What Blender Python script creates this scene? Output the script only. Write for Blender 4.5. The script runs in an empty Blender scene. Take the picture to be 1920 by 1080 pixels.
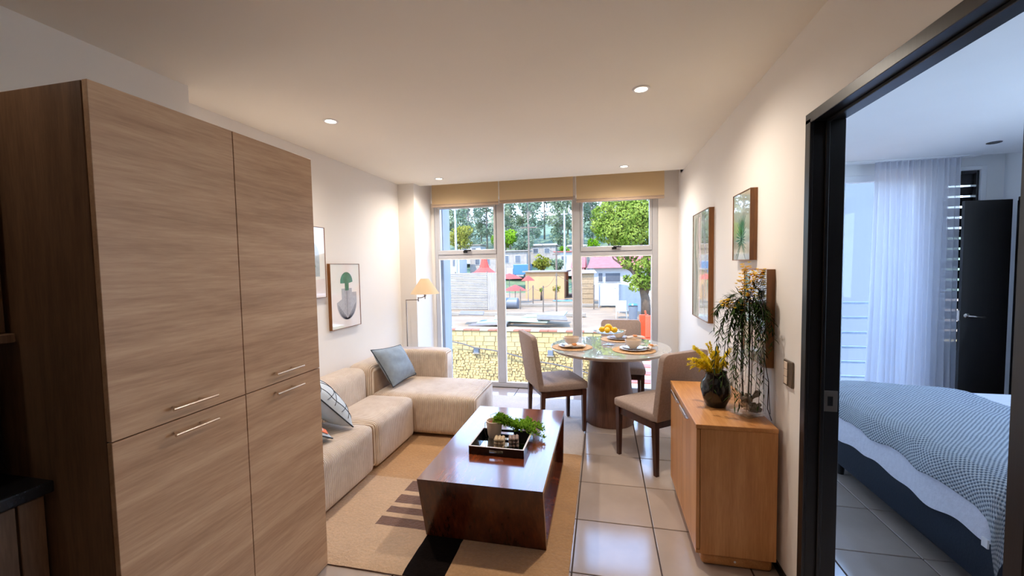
import bpy, bmesh, math, random
from mathutils import Vector, Matrix, noise
random.seed(7)
SC = bpy.context.scene
COL = SC.collection
PI = math.pi

# ---------------------------------------------------------------- camera
EYE = Vector((0, 0, 1.57))
YAW, PITCH, ROLL, FPX = -2.17849199e-01, -5.27025655e-02, -1.71810018e-02, 768.636
_F = Vector((math.sin(YAW)*math.cos(PITCH), math.cos(YAW)*math.cos(PITCH), math.sin(PITCH)))
_R0 = Vector((math.cos(YAW), -math.sin(YAW), 0))
_U0 = _R0.cross(_F)
_R = math.cos(ROLL)*_R0 + math.sin(ROLL)*_U0
_U = -math.sin(ROLL)*_R0 + math.cos(ROLL)*_U0
cam_data = bpy.data.cameras.new('camera')
cam_data.sensor_width = 36.0
cam_data.lens = FPX/1920*36.0
cam_data.clip_end = 400
cam_data.clip_start = 0.05
cam = bpy.data.objects.new('camera', cam_data)
COL.objects.link(cam)
cam.matrix_world = Matrix(((_R.x, _U.x, -_F.x, EYE.x), (_R.y, _U.y, -_F.y, EYE.y), (_R.z, _U.z, -_F.z, EYE.z), (0, 0, 0, 1)))
SC.camera = cam

def ray(px, py): return _F + (px-960)/FPX*_R - (py-540)/FPX*_U
def at_y(px, py, Y): d = ray(px, py); return EYE + d*(Y/d.y)
def at_z(px, py, Z): d = ray(px, py); return EYE + d*((Z-EYE.z)/d.z)

# ---------------------------------------------------------------- world, sun, exposure
SC.view_settings.view_transform = 'Standard'
SC.view_settings.look = 'None'
SC.view_settings.gamma = 1.0
SC.view_settings.use_curve_mapping = False
SC.view_settings.exposure = 1.32
SC.cycles.max_bounces = 10
SC.cycles.diffuse_bounces = 6
SC.cycles.glossy_bounces = 4
SC.cycles.transmission_bounces = 6
SC.cycles.transparent_max_bounces = 16
SC.cycles.sample_clamp_indirect = 6.0
SC.cycles.caustics_reflective = False
SC.cycles.caustics_refractive = False
SC.cycles.use_denoising = True
world = bpy.data.worlds.new('world')
SC.world = world
world.use_nodes = True
wn, wl = world.node_tree.nodes, world.node_tree.links
wn.clear()
wo = wn.new('ShaderNodeOutputWorld'); wb = wn.new('ShaderNodeBackground')
wt = wn.new('ShaderNodeTexCoord'); ws = wn.new('ShaderNodeSeparateXYZ'); wr = wn.new('ShaderNodeValToRGB')
wl.new(wt.outputs['Generated'], ws.inputs[0]); wl.new(ws.outputs['Z'], wr.inputs[0])
wr.color_ramp.elements[0].position = 0.0; wr.color_ramp.elements[0].color = (0.62, 0.80, 1.0, 1)
wr.color_ramp.elements[1].position = 0.75; wr.color_ramp.elements[1].color = (0.26, 0.48, 1.0, 1)
wl.new(wr.outputs[0], wb.inputs[0]); wb.inputs[1].default_value = 3.0
wl.new(wb.outputs[0], wo.inputs[0])

def light(name, kind, loc, energy, color, rot=None, **kw):
    d = bpy.data.lights.new(name, kind); d.energy = energy; d.color = color
    for k, v in kw.items(): setattr(d, k, v)
    o = bpy.data.objects.new(name, d); COL.objects.link(o); o.location = loc
    if rot: o.rotation_euler = rot
    return o
light('sun', 'SUN', (0, -5, 20), 4.2, (1.0, 0.90, 0.74), (math.radians(35), 0, math.radians(-28)), angle=0.01)
LAMP_W = 36.0
LAMP_C = (1.0, 0.88, 0.76)

# ---------------------------------------------------------------- materials
class NT:
    def __init__(s, name):
        s.m = bpy.data.materials.new(name); s.m.use_nodes = True
        s.n = s.m.node_tree.nodes; s.l = s.m.node_tree.links; s.n.clear()
        s.out = s.n.new('ShaderNodeOutputMaterial')
    def add(s, t, **kw):
        x = s.n.new(t)
        for k, v in kw.items(): setattr(x, k, v)
        return x
    def link(s, a, b): s.l.new(a, b)
    def coord(s, kind='Object', scale=(1, 1, 1), rot=(0, 0, 0)):
        c = s.add('ShaderNodeTexCoord'); m = s.add('ShaderNodeMapping')
        m.inputs['Scale'].default_value = scale; m.inputs['Rotation'].default_value = rot
        s.link(c.outputs[kind], m.inputs[0]); return m.outputs[0]
    def noise(s, vec, scale, detail=3, rough=0.55, dist=0.0):
        x = s.add('ShaderNodeTexNoise'); x.inputs['Scale'].default_value = scale
        x.inputs['Detail'].default_value = detail; x.inputs['Roughness'].default_value = rough
        x.inputs['Distortion'].default_value = dist
        s.link(vec, x.inputs['Vector']); return x.outputs['Fac']
    def ramp(s, fac, stops):
        r = s.add('ShaderNodeValToRGB'); e = r.color_ramp.elements
        while len(e) < len(stops): e.new(0.5)
        for k, (p, c) in enumerate(stops):
            e[k].position = p; e[k].color = (c[0], c[1], c[2], 1)
        s.link(fac, r.inputs[0]); return r.outputs[0]
    def math(s, op, a, b=None):
        x = s.add('ShaderNodeMath', operation=op)
        for i, v in enumerate((a, b)):
            if v is None: continue
            if isinstance(v, (int, float)): x.inputs[i].default_value = v
            else: s.link(v, x.inputs[i])
        return x.outputs[0]
    def bsdf(s, color, rough=0.5, metal=0.0, bump=None, bs=0.2, bd=0.01, **kw):
        b = s.add('ShaderNodeBsdfPrincipled')
        if isinstance(color, tuple): b.inputs['Base Color'].default_value = (*color[:3], 1)
        else: s.link(color, b.inputs['Base Color'])
        if isinstance(rough, (int, float)): b.inputs['Roughness'].default_value = rough
        else: s.link(rough, b.inputs['Roughness'])
        b.inputs['Metallic'].default_value = metal
        for k, v in kw.items(): b.inputs[k].default_value = v
        if bump is not None:
            u = s.add('ShaderNodeBump'); u.inputs['Strength'].default_value = bs; u.inputs['Distance'].default_value = bd
            s.link(bump, u.inputs['Height']); s.link(u.outputs[0], b.inputs['Normal'])
        return b
    def done(s, b):
        s.link(b.outputs[0], s.out.inputs[0]); return s.m

def srgb(r, g, b):
    f = lambda c: (c/255/12.92) if c <= 10 else ((c/255+0.055)/1.055)**2.4
    return (f(r), f(g), f(b))

def plain(name, c, rough=0.5, metal=0.0, var=0.06, sc=8, bs=0.05, **kw):
    t = NT(name); v = t.coord(); n = t.noise(v, sc, 4)
    a = tuple(max(0, x*(1-var)) for x in c); b = tuple(min(1, x*(1+var)) for x in c)
    return t.done(t.bsdf(t.ramp(n, [(0.3, a), (0.7, b)]), rough, metal, n, bs, 0.01, **kw))

def wood(name, c1, c2, axis, rough=0.35, scale=3.0, fine=1.0, coat=0.0, mid=None, stretch=14):
    t = NT(name)
    s = [stretch, stretch, stretch]; s['XYZ'.index(axis)] = 1.0
    v = t.coord(scale=tuple(s))
    n1 = t.noise(v, scale*0.28, 3, 0.5, 0.6); n2 = t.noise(v, scale*2.2*fine, 6, 0.65)
    m = t.math('ADD', t.math('MULTIPLY', n1, 0.55), t.math('MULTIPLY', n2, 0.45))
    st = [(0.36, c1), (0.64, c2)] if mid is None else [(0.34, c1), (0.5, mid), (0.66, c2)]
    b = t.bsdf(t.ramp(m, st), rough, 0, n2, 0.06, 0.003)
    b.inputs['Coat Weight'].default_value = coat; b.inputs['Coat Roughness'].default_value = 0.10; b.inputs['Coat IOR'].default_value = 1.62 if coat > .9 else 1.5
    return t.done(b)

def thin_glass(name, tint=(0.96, 0.98, 1.0), refl=1.0, rough=0.0, base=0.0):
    t = NT(name)
    tr = t.add('ShaderNodeBsdfTransparent'); tr.inputs[0].default_value = (*tint, 1)
    gl = t.add('ShaderNodeBsdfGlossy'); gl.inputs['Roughness'].default_value = rough
    lw = t.add('ShaderNodeLayerWeight'); lw.inputs[0].default_value = 0.5
    fr = t.math('ADD', t.math('MULTIPLY', t.math('POWER', lw.outputs['Facing'], 4.0), 0.75), 0.035)
    mx = t.add('ShaderNodeMixShader')
    t.link(t.math('ADD', t.math('MULTIPLY', fr, refl), base), mx.inputs[0])
    t.link(tr.outputs[0], mx.inputs[1]); t.link(gl.outputs[0], mx.inputs[2])
    t.link(mx.outputs[0], t.out.inputs[0]); return t.m

def corduroy(name, axis, per, c1, c2):
    t = NT(name); c = t.add('ShaderNodeTexCoord'); sp = t.add('ShaderNodeSeparateXYZ')
    t.link(c.outputs['Object'], sp.inputs[0])
    n = t.noise(c.outputs['Object'], 14, 4, 0.6); nb = t.noise(c.outputs['Object'], 3.2, 3, 0.6, 0.8)
    ph = t.math('MULTIPLY', sp.outputs[axis], 2*PI/per)
    w = t.math('ADD', t.math('MULTIPLY', t.math('SINE', ph), 0.5), 0.5)
    f = t.math('ADD', t.math('MULTIPLY', w, 0.42), t.math('ADD', t.math('MULTIPLY', n, 0.22), t.math('MULTIPLY', nb, 0.36)))  # rib grooves darkened in the colour to stand for their shade
    b = t.bsdf(t.ramp(f, [(0.28, c1), (0.68, c2)]), 0.85, 0, w, 0.7, 0.006)
    b.inputs['Sheen Weight'].default_value = 0.35; b.inputs['Sheen Roughness'].default_value = 0.5
    return t.done(b)

def translucent(name, c, alpha=0.3, trans=0.5):
    t = NT(name)
    d = t.add('ShaderNodeBsdfDiffuse'); d.inputs[0].default_value = (*c, 1)
    r = t.add('ShaderNodeBsdfTranslucent'); r.inputs[0].default_value = (*c, 1)
    p = t.add('ShaderNodeBsdfTransparent')
    m1 = t.add('ShaderNodeMixShader'); m1.inputs[0].default_value = trans
    t.link(d.outputs[0], m1.inputs[1]); t.link(r.outputs[0], m1.inputs[2])
    m2 = t.add('ShaderNodeMixShader'); m2.inputs[0].default_value = alpha
    t.link(m1.outputs[0], m2.inputs[1]); t.link(p.outputs[0], m2.inputs[2])
    t.link(m2.outputs[0], t.out.inputs[0]); return t.m

def emit(name, c, e):
    t = NT(name); x = t.add('ShaderNodeEmission'); x.inputs[0].default_value = (*c, 1); x.inputs[1].default_value = e
    t.link(x.outputs[0], t.out.inputs[0]); return t.m

def leafmat(name, c1, c2, trans=0.35, sc=1.5):
    t = NT(name); v = t.coord('Object'); n = t.noise(v, sc, 3)
    col = t.ramp(n, [(0.35, c1), (0.65, c2)])
    d = t.add('ShaderNodeBsdfDiffuse'); r = t.add('ShaderNodeBsdfTranslucent'); m = t.add('ShaderNodeMixShader')
    m.inputs[0].default_value = trans; t.link(col, d.inputs[0]); t.link(col, r.inputs[0])
    t.link(d.outputs[0], m.inputs[1]); t.link(r.outputs[0], m.inputs[2]); t.link(m.outputs[0], t.out.inputs[0]); return t.m

MT = {}
MT['wall'] = plain('wall_paint', (0.84, 0.80, 0.75), 0.75, var=0.02, sc=1.3, bs=0.02)
MT['bedwall'] = plain('bedroom_paint', (0.86, 0.85, 0.84), 0.75, var=0.02, sc=1.3, bs=0.02)
MT['ceiling'] = plain('ceiling_paint', (0.90, 0.85, 0.75), 0.8, var=0.02, sc=0.8, bs=0.02)
MT['tile'] = plain('floor_tile', srgb(178, 162, 150), 0.12, var=0.10, sc=2.6, bs=0.01, **{'Specular IOR Level': 0.85})
MT['grout'] = plain('grout', srgb(66, 52, 46), 0.8)
MT['alu'] = plain('aluminium', srgb(205, 205, 208), 0.35, 0.35, var=0.03)
MT['fin'] = plain('outside_fin_render', srgb(160, 164, 172), 0.85, var=0.03)
MT['white'] = plain('white_paint', (0.86, 0.86, 0.87), 0.4, var=0.02)
MT['black'] = plain('black_lacquer', (0.012, 0.011, 0.012), 0.3, var=0.2)
MT['door_dark'] = wood('dark_door', srgb(14, 12, 12), srgb(30, 25, 24), 'Z', 0.35, 2.0)
MT['glass'] = thin_glass('window_glass', (0.97, 0.985, 1.0), 0.7)
MT['clear'] = thin_glass('clear_glass', (0.975, 0.985, 0.985), 1.2, base=0.06)
MT['blind'] = translucent('blind_fabric', srgb(226, 200, 158), 0.02, 0.46)
MT['blindrail'] = plain('blind_rail', srgb(176, 152, 130), 0.5)
MT['chrome'] = plain('brushed_steel', srgb(225, 215, 205), 0.22, 0.95, var=0.03)
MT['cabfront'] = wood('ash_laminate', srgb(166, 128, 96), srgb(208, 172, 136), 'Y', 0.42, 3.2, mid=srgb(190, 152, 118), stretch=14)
MT['cabside'] = wood('ash_laminate_shaded', srgb(96, 69, 48), srgb(130, 98, 72), 'Z', 0.5, 5.0, stretch=12)  # darker copy of the laminate, the side's shade put into its colour
MT['cabedge'] = plain('dark_gap', srgb(45, 28, 18), 0.7)
MT['sideboard'] = wood('oak_veneer', srgb(182, 120, 66), srgb(216, 158, 100), 'Y', 0.36, 4.0, mid=srgb(200, 140, 82))
MT['sidefront'] = wood('oak_veneer_front', srgb(184, 122, 68), srgb(218, 160, 102), 'Z', 0.36, 4.0, mid=srgb(202, 142, 84))
MT['tablewood'] = wood('walnut_table', srgb(78, 34, 17), srgb(140, 72, 38), 'Y', 0.22, 3.2, coat=1.0, mid=srgb(112, 52, 27), stretch=9)
MT['tableside'] = wood('walnut_shaded', srgb(54, 22, 11), srgb(108, 52, 28), 'Z', 0.25, 3.2, coat=0.25, mid=srgb(80, 36, 19), stretch=8)  # darker walnut copy, shade of the table ends mixed into the colour
MT['cord_y'] = corduroy('corduroy_module', 'Y', 0.0115, srgb(178, 148, 120), srgb(246, 232, 216))
MT['cord_x'] = corduroy('corduroy_chaise', 'X', 0.0115, srgb(178, 148, 120), srgb(246, 232, 216))
MT['pillow'] = plain('blue_grey_linen', srgb(140, 154, 166), 0.8, var=0.10, sc=20, bs=0.15)
MT['pillow2'] = plain('pale_grey_linen', srgb(196, 205, 212), 0.8, var=0.06, sc=20, bs=0.15)
MT['piping'] = plain('dark_piping', srgb(48, 56, 66), 0.7)
MT['tag'] = plain('orange_label', srgb(232, 120, 78), 0.7)
MT['chairfab'] = plain('taupe_upholstery', srgb(160, 141, 131), 0.85, var=0.12, sc=70, bs=0.2)
MT['chairwood'] = wood('chair_wood', srgb(48, 22, 14), srgb(84, 44, 28), 'Z', 0.3, 4.0)
MT['stone'] = plain('table_rim', srgb(196, 184, 170), 0.35, var=0.05, sc=12)
MT['tabletop'] = plain('glossy_table_top', srgb(188, 186, 180), 0.02, var=0.05, sc=5, bs=0.0, **{'Coat Weight': 1.0, 'Coat Roughness': 0.0, 'Coat IOR': 1.9})
MT['conewood'] = wood('pedestal_wood', srgb(78, 48, 36), srgb(122, 84, 66), 'Z', 0.35, 3.0)
MT['mat'] = plain('woven_seagrass', srgb(204, 160, 112), 0.9, var=0.25, sc=60, bs=0.6)
MT['plate'] = plain('white_plate', srgb(214, 216, 222), 0.18, var=0.02)
MT['plate_rim'] = plain('brown_plate_rim', srgb(88, 62, 48), 0.3)
MT['bowl'] = plain('cream_bowl', srgb(214, 192, 168), 0.35, var=0.04)
MT['napkin'] = plain('linen_napkin', srgb(214, 200, 186), 0.9, var=0.08, sc=30, bs=0.2)
MT['ring'] = plain('wooden_ring', srgb(214, 140, 70), 0.4)
MT['lemon'] = plain('lemon_skin', srgb(248, 196, 20), 0.4, var=0.06, sc=40, bs=0.25)
MT['tray'] = plain('tray_lacquer', (0.014, 0.014, 0.016), 0.12, var=0.1)
MT['mirror'] = plain('tray_mirror', (0.55, 0.6, 0.62), 0.03, 1.0, var=0.02)
MT['trayrim'] = plain('tray_rim', srgb(214, 205, 195), 0.4)
MT['pot'] = plain('cream_pot', srgb(232, 214, 196), 0.6, var=0.05, sc=20)
MT['soil'] = plain('potting_soil', srgb(150, 90, 60), 0.95, var=0.3, sc=60, bs=0.6)
MT['candle'] = plain('candle_wax', srgb(200, 178, 146), 0.5, var=0.06)
MT['candle2'] = plain('candle_wax_grey', srgb(150, 130, 122), 0.5, var=0.06)
MT['succulent'] = leafmat('succulent_leaf', srgb(70, 122, 24), srgb(160, 200, 70), 0.35, 60)
MT['pinkleaf'] = leafmat('pinkish_leaf', srgb(120, 80, 60), srgb(90, 120, 50), 0.2, 30)
MT['vine'] = plain('vine_stem', srgb(48, 30, 20), 0.7)
MT['fern'] = leafmat('yellow_fern_leaf', srgb(214, 194, 36), srgb(255, 236, 70), 0.45, 40)
MT['willow'] = leafmat('dark_willow_leaf', srgb(28, 42, 24), srgb(66, 88, 48), 0.2, 30)
MT['petal'] = leafmat('yellow_petal', srgb(228, 186, 50), srgb(255, 232, 110), 0.4, 40)
MT['vase'] = plain('black_glazed_vase', (0.012, 0.012, 0.014), 0.12, var=0.2)
MT['rock'] = plain('brown_root', srgb(116, 92, 66), 0.6, var=0.35, sc=30, bs=0.6)
MT['lampshade'] = translucent('lamp_shade_fabric', srgb(236, 212, 176), 0.0, 0.45)
MT['lampmetal'] = plain('brushed_nickel', srgb(150, 140, 132), 0.35, 0.8)
MT['frame'] = wood('picture_frame_wood', srgb(104, 62, 24), srgb(150, 96, 42), 'Z', 0.4, 4.0)
MT['paper'] = plain('print_paper', srgb(232, 222, 216), 0.05, var=0.03, **{'Coat Weight': 1.0, 'Coat Roughness': 0.0})
MT['paper2'] = plain('print_paper_sage', srgb(176, 178, 160), 0.05, var=0.18, sc=5, **{'Coat Weight': 1.0, 'Coat Roughness': 0.0, 'Coat IOR': 1.8})
MT['ink_green'] = plain('green_print', srgb(64, 116, 84), 0.1, var=0.15, sc=30, **{'Coat Weight': 1.0})
MT['ink_grey'] = plain('grey_print', srgb(170, 168, 172), 0.1, var=0.1, sc=50, **{'Coat Weight': 1.0})
MT['ink_dark'] = plain('dark_print', srgb(70, 66, 78), 0.1, **{'Coat Weight': 1.0})
MT['ink_pink'] = plain('pale_pink_print', srgb(226, 206, 204), 0.1, **{'Coat Weight': 1.0})
MT['switch'] = plain('bronze_switch_plate', srgb(120, 104, 88), 0.35, 0.5)
MT['rocker'] = plain('white_rocker', srgb(226, 206, 184), 0.4)
MT['counter'] = plain('dark_worktop', (0.012, 0.012, 0.014), 0.25, var=0.3, sc=60)
MT['bedbase'] = plain('navy_upholstery', srgb(24, 34, 48), 0.8, var=0.12, sc=90, bs=0.15)
MT['sheet'] = plain('white_quilt', srgb(228, 228, 238), 0.85, var=0.04, sc=40, bs=0.35)
MT['curtain'] = translucent('sheer_curtain', (0.80, 0.81, 0.86), 0.12, 0.42)
MT['greywall'] = plain('grey_blue_flat', srgb(82, 90, 104), 0.8, var=0.05, sc=1)
MT['louver'] = plain('louvre_blade', (0.01, 0.01, 0.012), 0.25)
MT['rail'] = plain('pale_rail', srgb(214, 226, 236), 0.4)
MT['lightdisc'] = emit('spot_lens', (1.0, 0.86, 0.62), 5.0)

# ---------------------------------------------------------------- mesh helpers
class B:
    """collects shapes in one mesh"""
    def __init__(s): s.v = []; s.f = []; s.mi = []; s.cur = 0
    def put(s, vs, fs, mi=None):
        o = len(s.v); s.v += [tuple(v) for v in vs]; s.f += [tuple(i+o for i in f) for f in fs]
        s.mi += [s.cur if mi is None else mi]*len(fs); return s
    def box(s, x0, x1, y0, y1, z0, z1, M=None, mi=None):
        vs = [(x, y, z) for x in (x0, x1) for y in (y0, y1) for z in (z0, z1)]
        if M: vs = [M @ Vector(v) for v in vs]
        return s.put(vs, [(0, 1, 3, 2), (4, 6, 7, 5), (0, 4, 5, 1), (2, 3, 7, 6), (0, 2, 6, 4), (1, 5, 7, 3)], mi)
    def rbox(s, x0, x1, y0, y1, z0, z1, r=0.005, seg=2, M=None, mi=None):
        bm = bmesh.new(); bmesh.ops.create_cube(bm, size=1)
        bmesh.ops.scale(bm, vec=(x1-x0, y1-y0, z1-z0), verts=bm.verts)
        bmesh.ops.translate(bm, vec=((x0+x1)/2, (y0+y1)/2, (z0+z1)/2), verts=bm.verts)
        bmesh.ops.bevel(bm, geom=bm.edges[:], offset=r, segments=seg, profile=0.5, affect='EDGES')
        if M: bmesh.ops.transform(bm, matrix=M, verts=bm.verts)
        bm.verts.index_update()
        s.put([v.co[:] for v in bm.verts], [[v.index for v in f.verts] for f in bm.faces], mi); bm.free(); return s
    def tube(s, pts, r, n=8, caps=True, mi=None):
        pts = [Vector(p) for p in pts]; rr = r if isinstance(r, (list, tuple)) else [r]*len(pts)
        rings = []; up = None
        for i, p in enumerate(pts):
            d = (pts[min(i+1, len(pts)-1)] - pts[max(i-1, 0)])
            if d.length < 1e-9: d = Vector((0, 0, 1))
            d.normalize()
            if up is None: up = d.orthogonal().normalized()
            up = (up - d*up.dot(d))
            up = up.normalized() if up.length > 1e-6 else d.orthogonal().normalized()
            sd = d.cross(up)
            rings.append([p + (up*math.cos(2*PI*k/n) + sd*math.sin(2*PI*k/n))*rr[i] for k in range(n)])
        vs = [v for g in rings for v in g]; fs = []
        for i in range(len(pts)-1):
            for k in range(n):
                a = i*n+k; b = i*n+(k+1) % n; fs.append((a, b, b+n, a+n))
        if caps: fs.append(tuple(reversed(range(n)))); fs.append(tuple((len(pts)-1)*n+k for k in range(n)))
        return s.put(vs, fs, mi)
    def lathe(s, prof, n=32, c=(0, 0, 0), M=None, mi=None):
        vs = []; fs = []
        for (r, z) in prof:
            for k in range(n):
                a = 2*PI*k/n; vs.append(Vector((c[0]+r*math.cos(a), c[1]+r*math.sin(a), c[2]+z)))
        for i in range(len(prof)-1):
            for k in range(n):
                a = i*n+k; b = i*n+(k+1) % n; fs.append((a, b, b+n, a+n))
        if M: vs = [M @ v for v in vs]
        return s.put(vs, fs, mi)
    def ball(s, c, r, u=10, v=7, sc=(1, 1, 1), M=None, mi=None):
        prof = [(math.sin(PI*i/v)*r, -math.cos(PI*i/v)*r) for i in range(v+1)]
        vs = []; fs = []
        for (q, z) in prof:
            for k in range(u):
                a = 2*PI*k/u; p = Vector((q*math.cos(a)*sc[0], q*math.sin(a)*sc[1], z*sc[2]))
                if M: p = M @ p
                vs.append(p+Vector(c))
        for i in range(v):
            for k in range(u):
                a = i*u+k; b = i*u+(k+1) % u; fs.append((a, b, b+u, a+u))
        return s.put(vs, fs, mi)
    def grid(s, fn, nu, nv, mi=None, flip=False):
        vs = [fn(i/nu, j/nv) for i in range(nu+1) for j in range(nv+1)]
        fs = [(i*(nv+1)+j, (i+1)*(nv+1)+j, (i+1)*(nv+1)+j+1, i*(nv+1)+j+1) for i in range(nu) for j in range(nv)]
        if flip: fs = [tuple(reversed(f)) for f in fs]
        return s.put(vs, fs, mi)
    def build(s, name, mat, parent=None, smooth=False, loc=None, rot=None, kind=None):
        me = bpy.data.meshes.new(name); me.from_pydata(s.v, [], s.f)
        ms = mat if isinstance(mat, (list, tuple)) else [mat]
        for m in ms: me.materials.append(MT[m] if isinstance(m, str) else m)
        if any(s.mi): me.polygons.foreach_set('material_index', s.mi)
        if smooth:
            me.polygons.foreach_set('use_smooth', [True]*len(me.polygons))
            if smooth == 'auto': me.set_sharp_from_angle(angle=math.radians(38))
        me.update()
        o = bpy.data.objects.new(name, me); COL.objects.link(o)
        if parent: o.parent = parent
        if loc: o.location = loc
        if rot: o.rotation_euler = rot
        if kind: o['kind'] = kind
        return o

def tag(o, label, cat, group=None, kind=None):
    o['label'] = label; o['category'] = cat
    if group: o['group'] = group
    if kind: o['kind'] = kind
    return o
def empty(name, loc=(0, 0, 0), rz=0.0):
    o = bpy.data.objects.new(name, None); COL.objects.link(o); o.location = loc; o.rotation_euler = (0, 0, rz)
    o.empty_display_size = 0.05
    return o
def thing(name, label, cat, loc=(0, 0, 0), rz=0.0, group=None): return tag(empty(name, loc, rz), label, cat, group)
def copy_tree(o, parent=None):
    c = o.copy(); COL.objects.link(c)
    if parent: c.parent = parent
    for ch in list(o.children): copy_tree(ch, c)
    return c
def struct(name, b, mat, parent=None, smooth=False):
    o = b.build(name, mat, parent, smooth)
    if not parent: o['kind'] = 'structure'
    return o
def newel(name, loc=(0, 0, 0)):
    o = empty(name, loc); o['kind'] = 'structure'; return o

# ---------------------------------------------------------------- room shell
XR, XRB = 0.865, 0.965          # partition to the bedroom: its two faces
XL, XK = -2.42, -2.21           # living room wall, kitchen wall
YW = 5.107                      # window plane
ZC = 2.585
# floor with single tiles
fl = B().box(-2.6, 4.1, -3.1, 5.30, -0.25, -0.006).build('floor', 'grout'); fl['kind'] = 'structure'
TX, TY, TS, TT = -0.163, 2.035, 0.449, 0.4505
tile_mesh = {}
def tile(x0, x1, y0, y1):
    w, h = round(x1-x0, 3), round(y1-y0, 3)
    if w < 0.03 or h < 0.03: return
    if (w, h) not in tile_mesh:
        b = B().rbox(-w/2, w/2, -h/2, h/2, -0.012, 0.0, 0.0022, 1)
        o = b.build('tile', 'tile', fl); tile_mesh[(w, h)] = o.data
    else:
        o = bpy.data.objects.new('tile', tile_mesh[(w, h)]); COL.objects.link(o); o.parent = fl
    o.location = ((x0+x1)/2, (y0+y1)/2, 0)
g = 0.0034
for i in range(-6, 10):
    for j in range(-5, 8):
        x0, x1 = TX+TS*i+g, TX+TS*(i+1)-g
        y0, y1 = TY+TT*j+g, min(TY+TT*(j+1)-g, 5.10)
        if y0 < 0.2 and x0 > XR: continue
        for a0, a1 in ((XL, XR), (XR+0.001, XRB), (XRB+0.001, 3.9)):
            if a0 == XR+0.001 and not (1.0 < (y0+y1)/2 < 1.9): continue
            b0, b1 = max(x0, a0), min(x1, a1)
            if b1-b0 > 0.05: tile(b0, b1, y0, y1)
ce = B().box(-2.6, XR, -3.1, 4.79, ZC, ZC+0.16)
struct('ceiling', ce, 'ceiling')
struct('ceiling_pocket', B().box(-2.6, XR, 4.79, 5.3, 2.74, 2.80), 'ceiling')
struct('ceiling_bedroom', B().box(XR, 4.1, -3.1, 4.99, ZC, ZC+0.16).box(XR, 4.1, 4.99, 5.3, 2.68, 2.75), 'bedwall')
struct('roof', B().box(-2.8, 4.4, -3.4, 5.25, 2.85, 3.6), 'white')
wl_ = B().box(-2.62, XL, 1.867, 4.61, 0, 2.85).box(-2.62, XK, 4.61, 5.30, 0, 2.85)
struct('wall_left', wl_, 'wall')
struct('wall_kitchen', B().box(-2.62, XK, -3.1, 1.867, 0, 2.85), 'wall')
struct('wall_right', B().box(XR, XRB-0.05, 1.99, YW+0.05, 0, 2.85).box(XR, XRB-0.05, -3.1, 1.03, 0, 2.85).box(XR, XRB-0.05, 1.03, 1.99, 2.165, 2.85), 'wall')
struct('wall_bedroom_side', B().box(XRB-0.05, XRB, 1.99, YW+0.05, 0, 2.85).box(XRB-0.05, XRB, -3.1, 1.03, 0, 2.85).box(XRB-0.05, XRB, 1.03, 1.99, 2.165, 2.85), 'bedwall')
struct('wall_back', B().box(-2.62, 4.1, -3.3, -3.1, 0, 2.85), 'cabside')  # unseen wall, given dark laminate to cut bounced light
struct('wall_window', B().box(-2.62, -2.17, YW, 5.30, -0.3, 2.85).box(0.64, 0.92, YW, 5.30, -0.3, 2.85).box(-2.17, 0.64, YW, 5.30, 2.42, 2.85).box(-2.17, 0.64, YW+.03, 5.30, -0.3, -0.006), 'wall')
struct('wall_bedroom_window', B().box(0.92, 1.35, YW, 5.30, -0.3, 2.85).box(3.24, 3.44, YW, 5.3, -.3, 2.85).box(3.72, 3.92, YW, 5.3, -.3, 2.85).box(1.35, 3.24, YW, 5.3, 2.47, 2.85).box(3.44, 3.72, YW, 5.3, 2.46, 2.85).box(3.44, 3.72, YW, 5.3, -.3, .62).box(1.35, 3.24, YW+.03, 5.3, -.3, -.006), 'bedwall')
struct('wall_bedroom_far', B().box(3.95, 4.15, -3.1, 0.9, 0, 2.85).box(3.95, 4.15, 3.3, 5.3, 0, 2.85).box(3.95, 4.15, 0.9, 3.3, 0, 0.9).box(3.95, 4.15, 0.9, 3.3, 2.4, 2.85), 'bedwall')
struct('dark_strip_right', B().box(XR-0.008, XR, 1.99, YW, 0, 0.045), 'door_dark')  # dark strip along the foot of the right wall
# light fin of the building outside, seen through the left pane
struct('wall_outside_fin', B().box(-2.5, -2.13, 5.305, 5.56, -6, 3.4), 'fin')

# dark door frame of the bedroom opening
df = newel('door_1')
yN, yF, zT = 1.055, 1.965, 2.15
def jamb(y0, y1, s):   # stepped profile, far jamb s=1
    b = B().rbox(XR-0.014, XRB+0.012, y0, y1, 0, zT, 0.002, 1)
    return b
jf = jamb(1.965, 1.99, 1).rbox(XR-0.022, XR-0.008, 1.957, 2.0, 0, zT+0.012, 0.002, 1).rbox(XR+0.035, XR+0.05, 1.953, 1.967, 0, zT-0.004, 0.002, 1)
jf.build('door_jamb', 'door_dark', df)
jn = jamb(1.03, 1.055, -1).rbox(XR-0.022, XR-0.008, 1.02, 1.063, 0, zT+0.012, 0.002, 1)
jn.build('door_jamb', 'door_dark', df)
jt = B().rbox(XR-0.014, XRB+0.012, 1.0302, 1.9898, zT, zT+0.024, 0.002, 1).rbox(XR-0.022, XR-0.0145, 1.0198, 2.0, zT-0.006, zT+0.036, 0.002, 1).rbox(XR+0.035, XR+0.05, 1.064, 1.952, zT-0.013, zT-0.0005, 0.002, 1)
jt.build('door_head', 'door_dark', df)
sp_ = B().rbox(XR+0.052, XRB+0.004, 1.9618, 1.9645, 0.93, 1.02, 0.001, 1)
spo = sp_.build('strike_plate', 'lampmetal', df)
B().box(XR+0.066, XR+0.086, 1.9612, 1.9617, 0.955, 0.995).build('latch_hole', 'black', spo)

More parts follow.
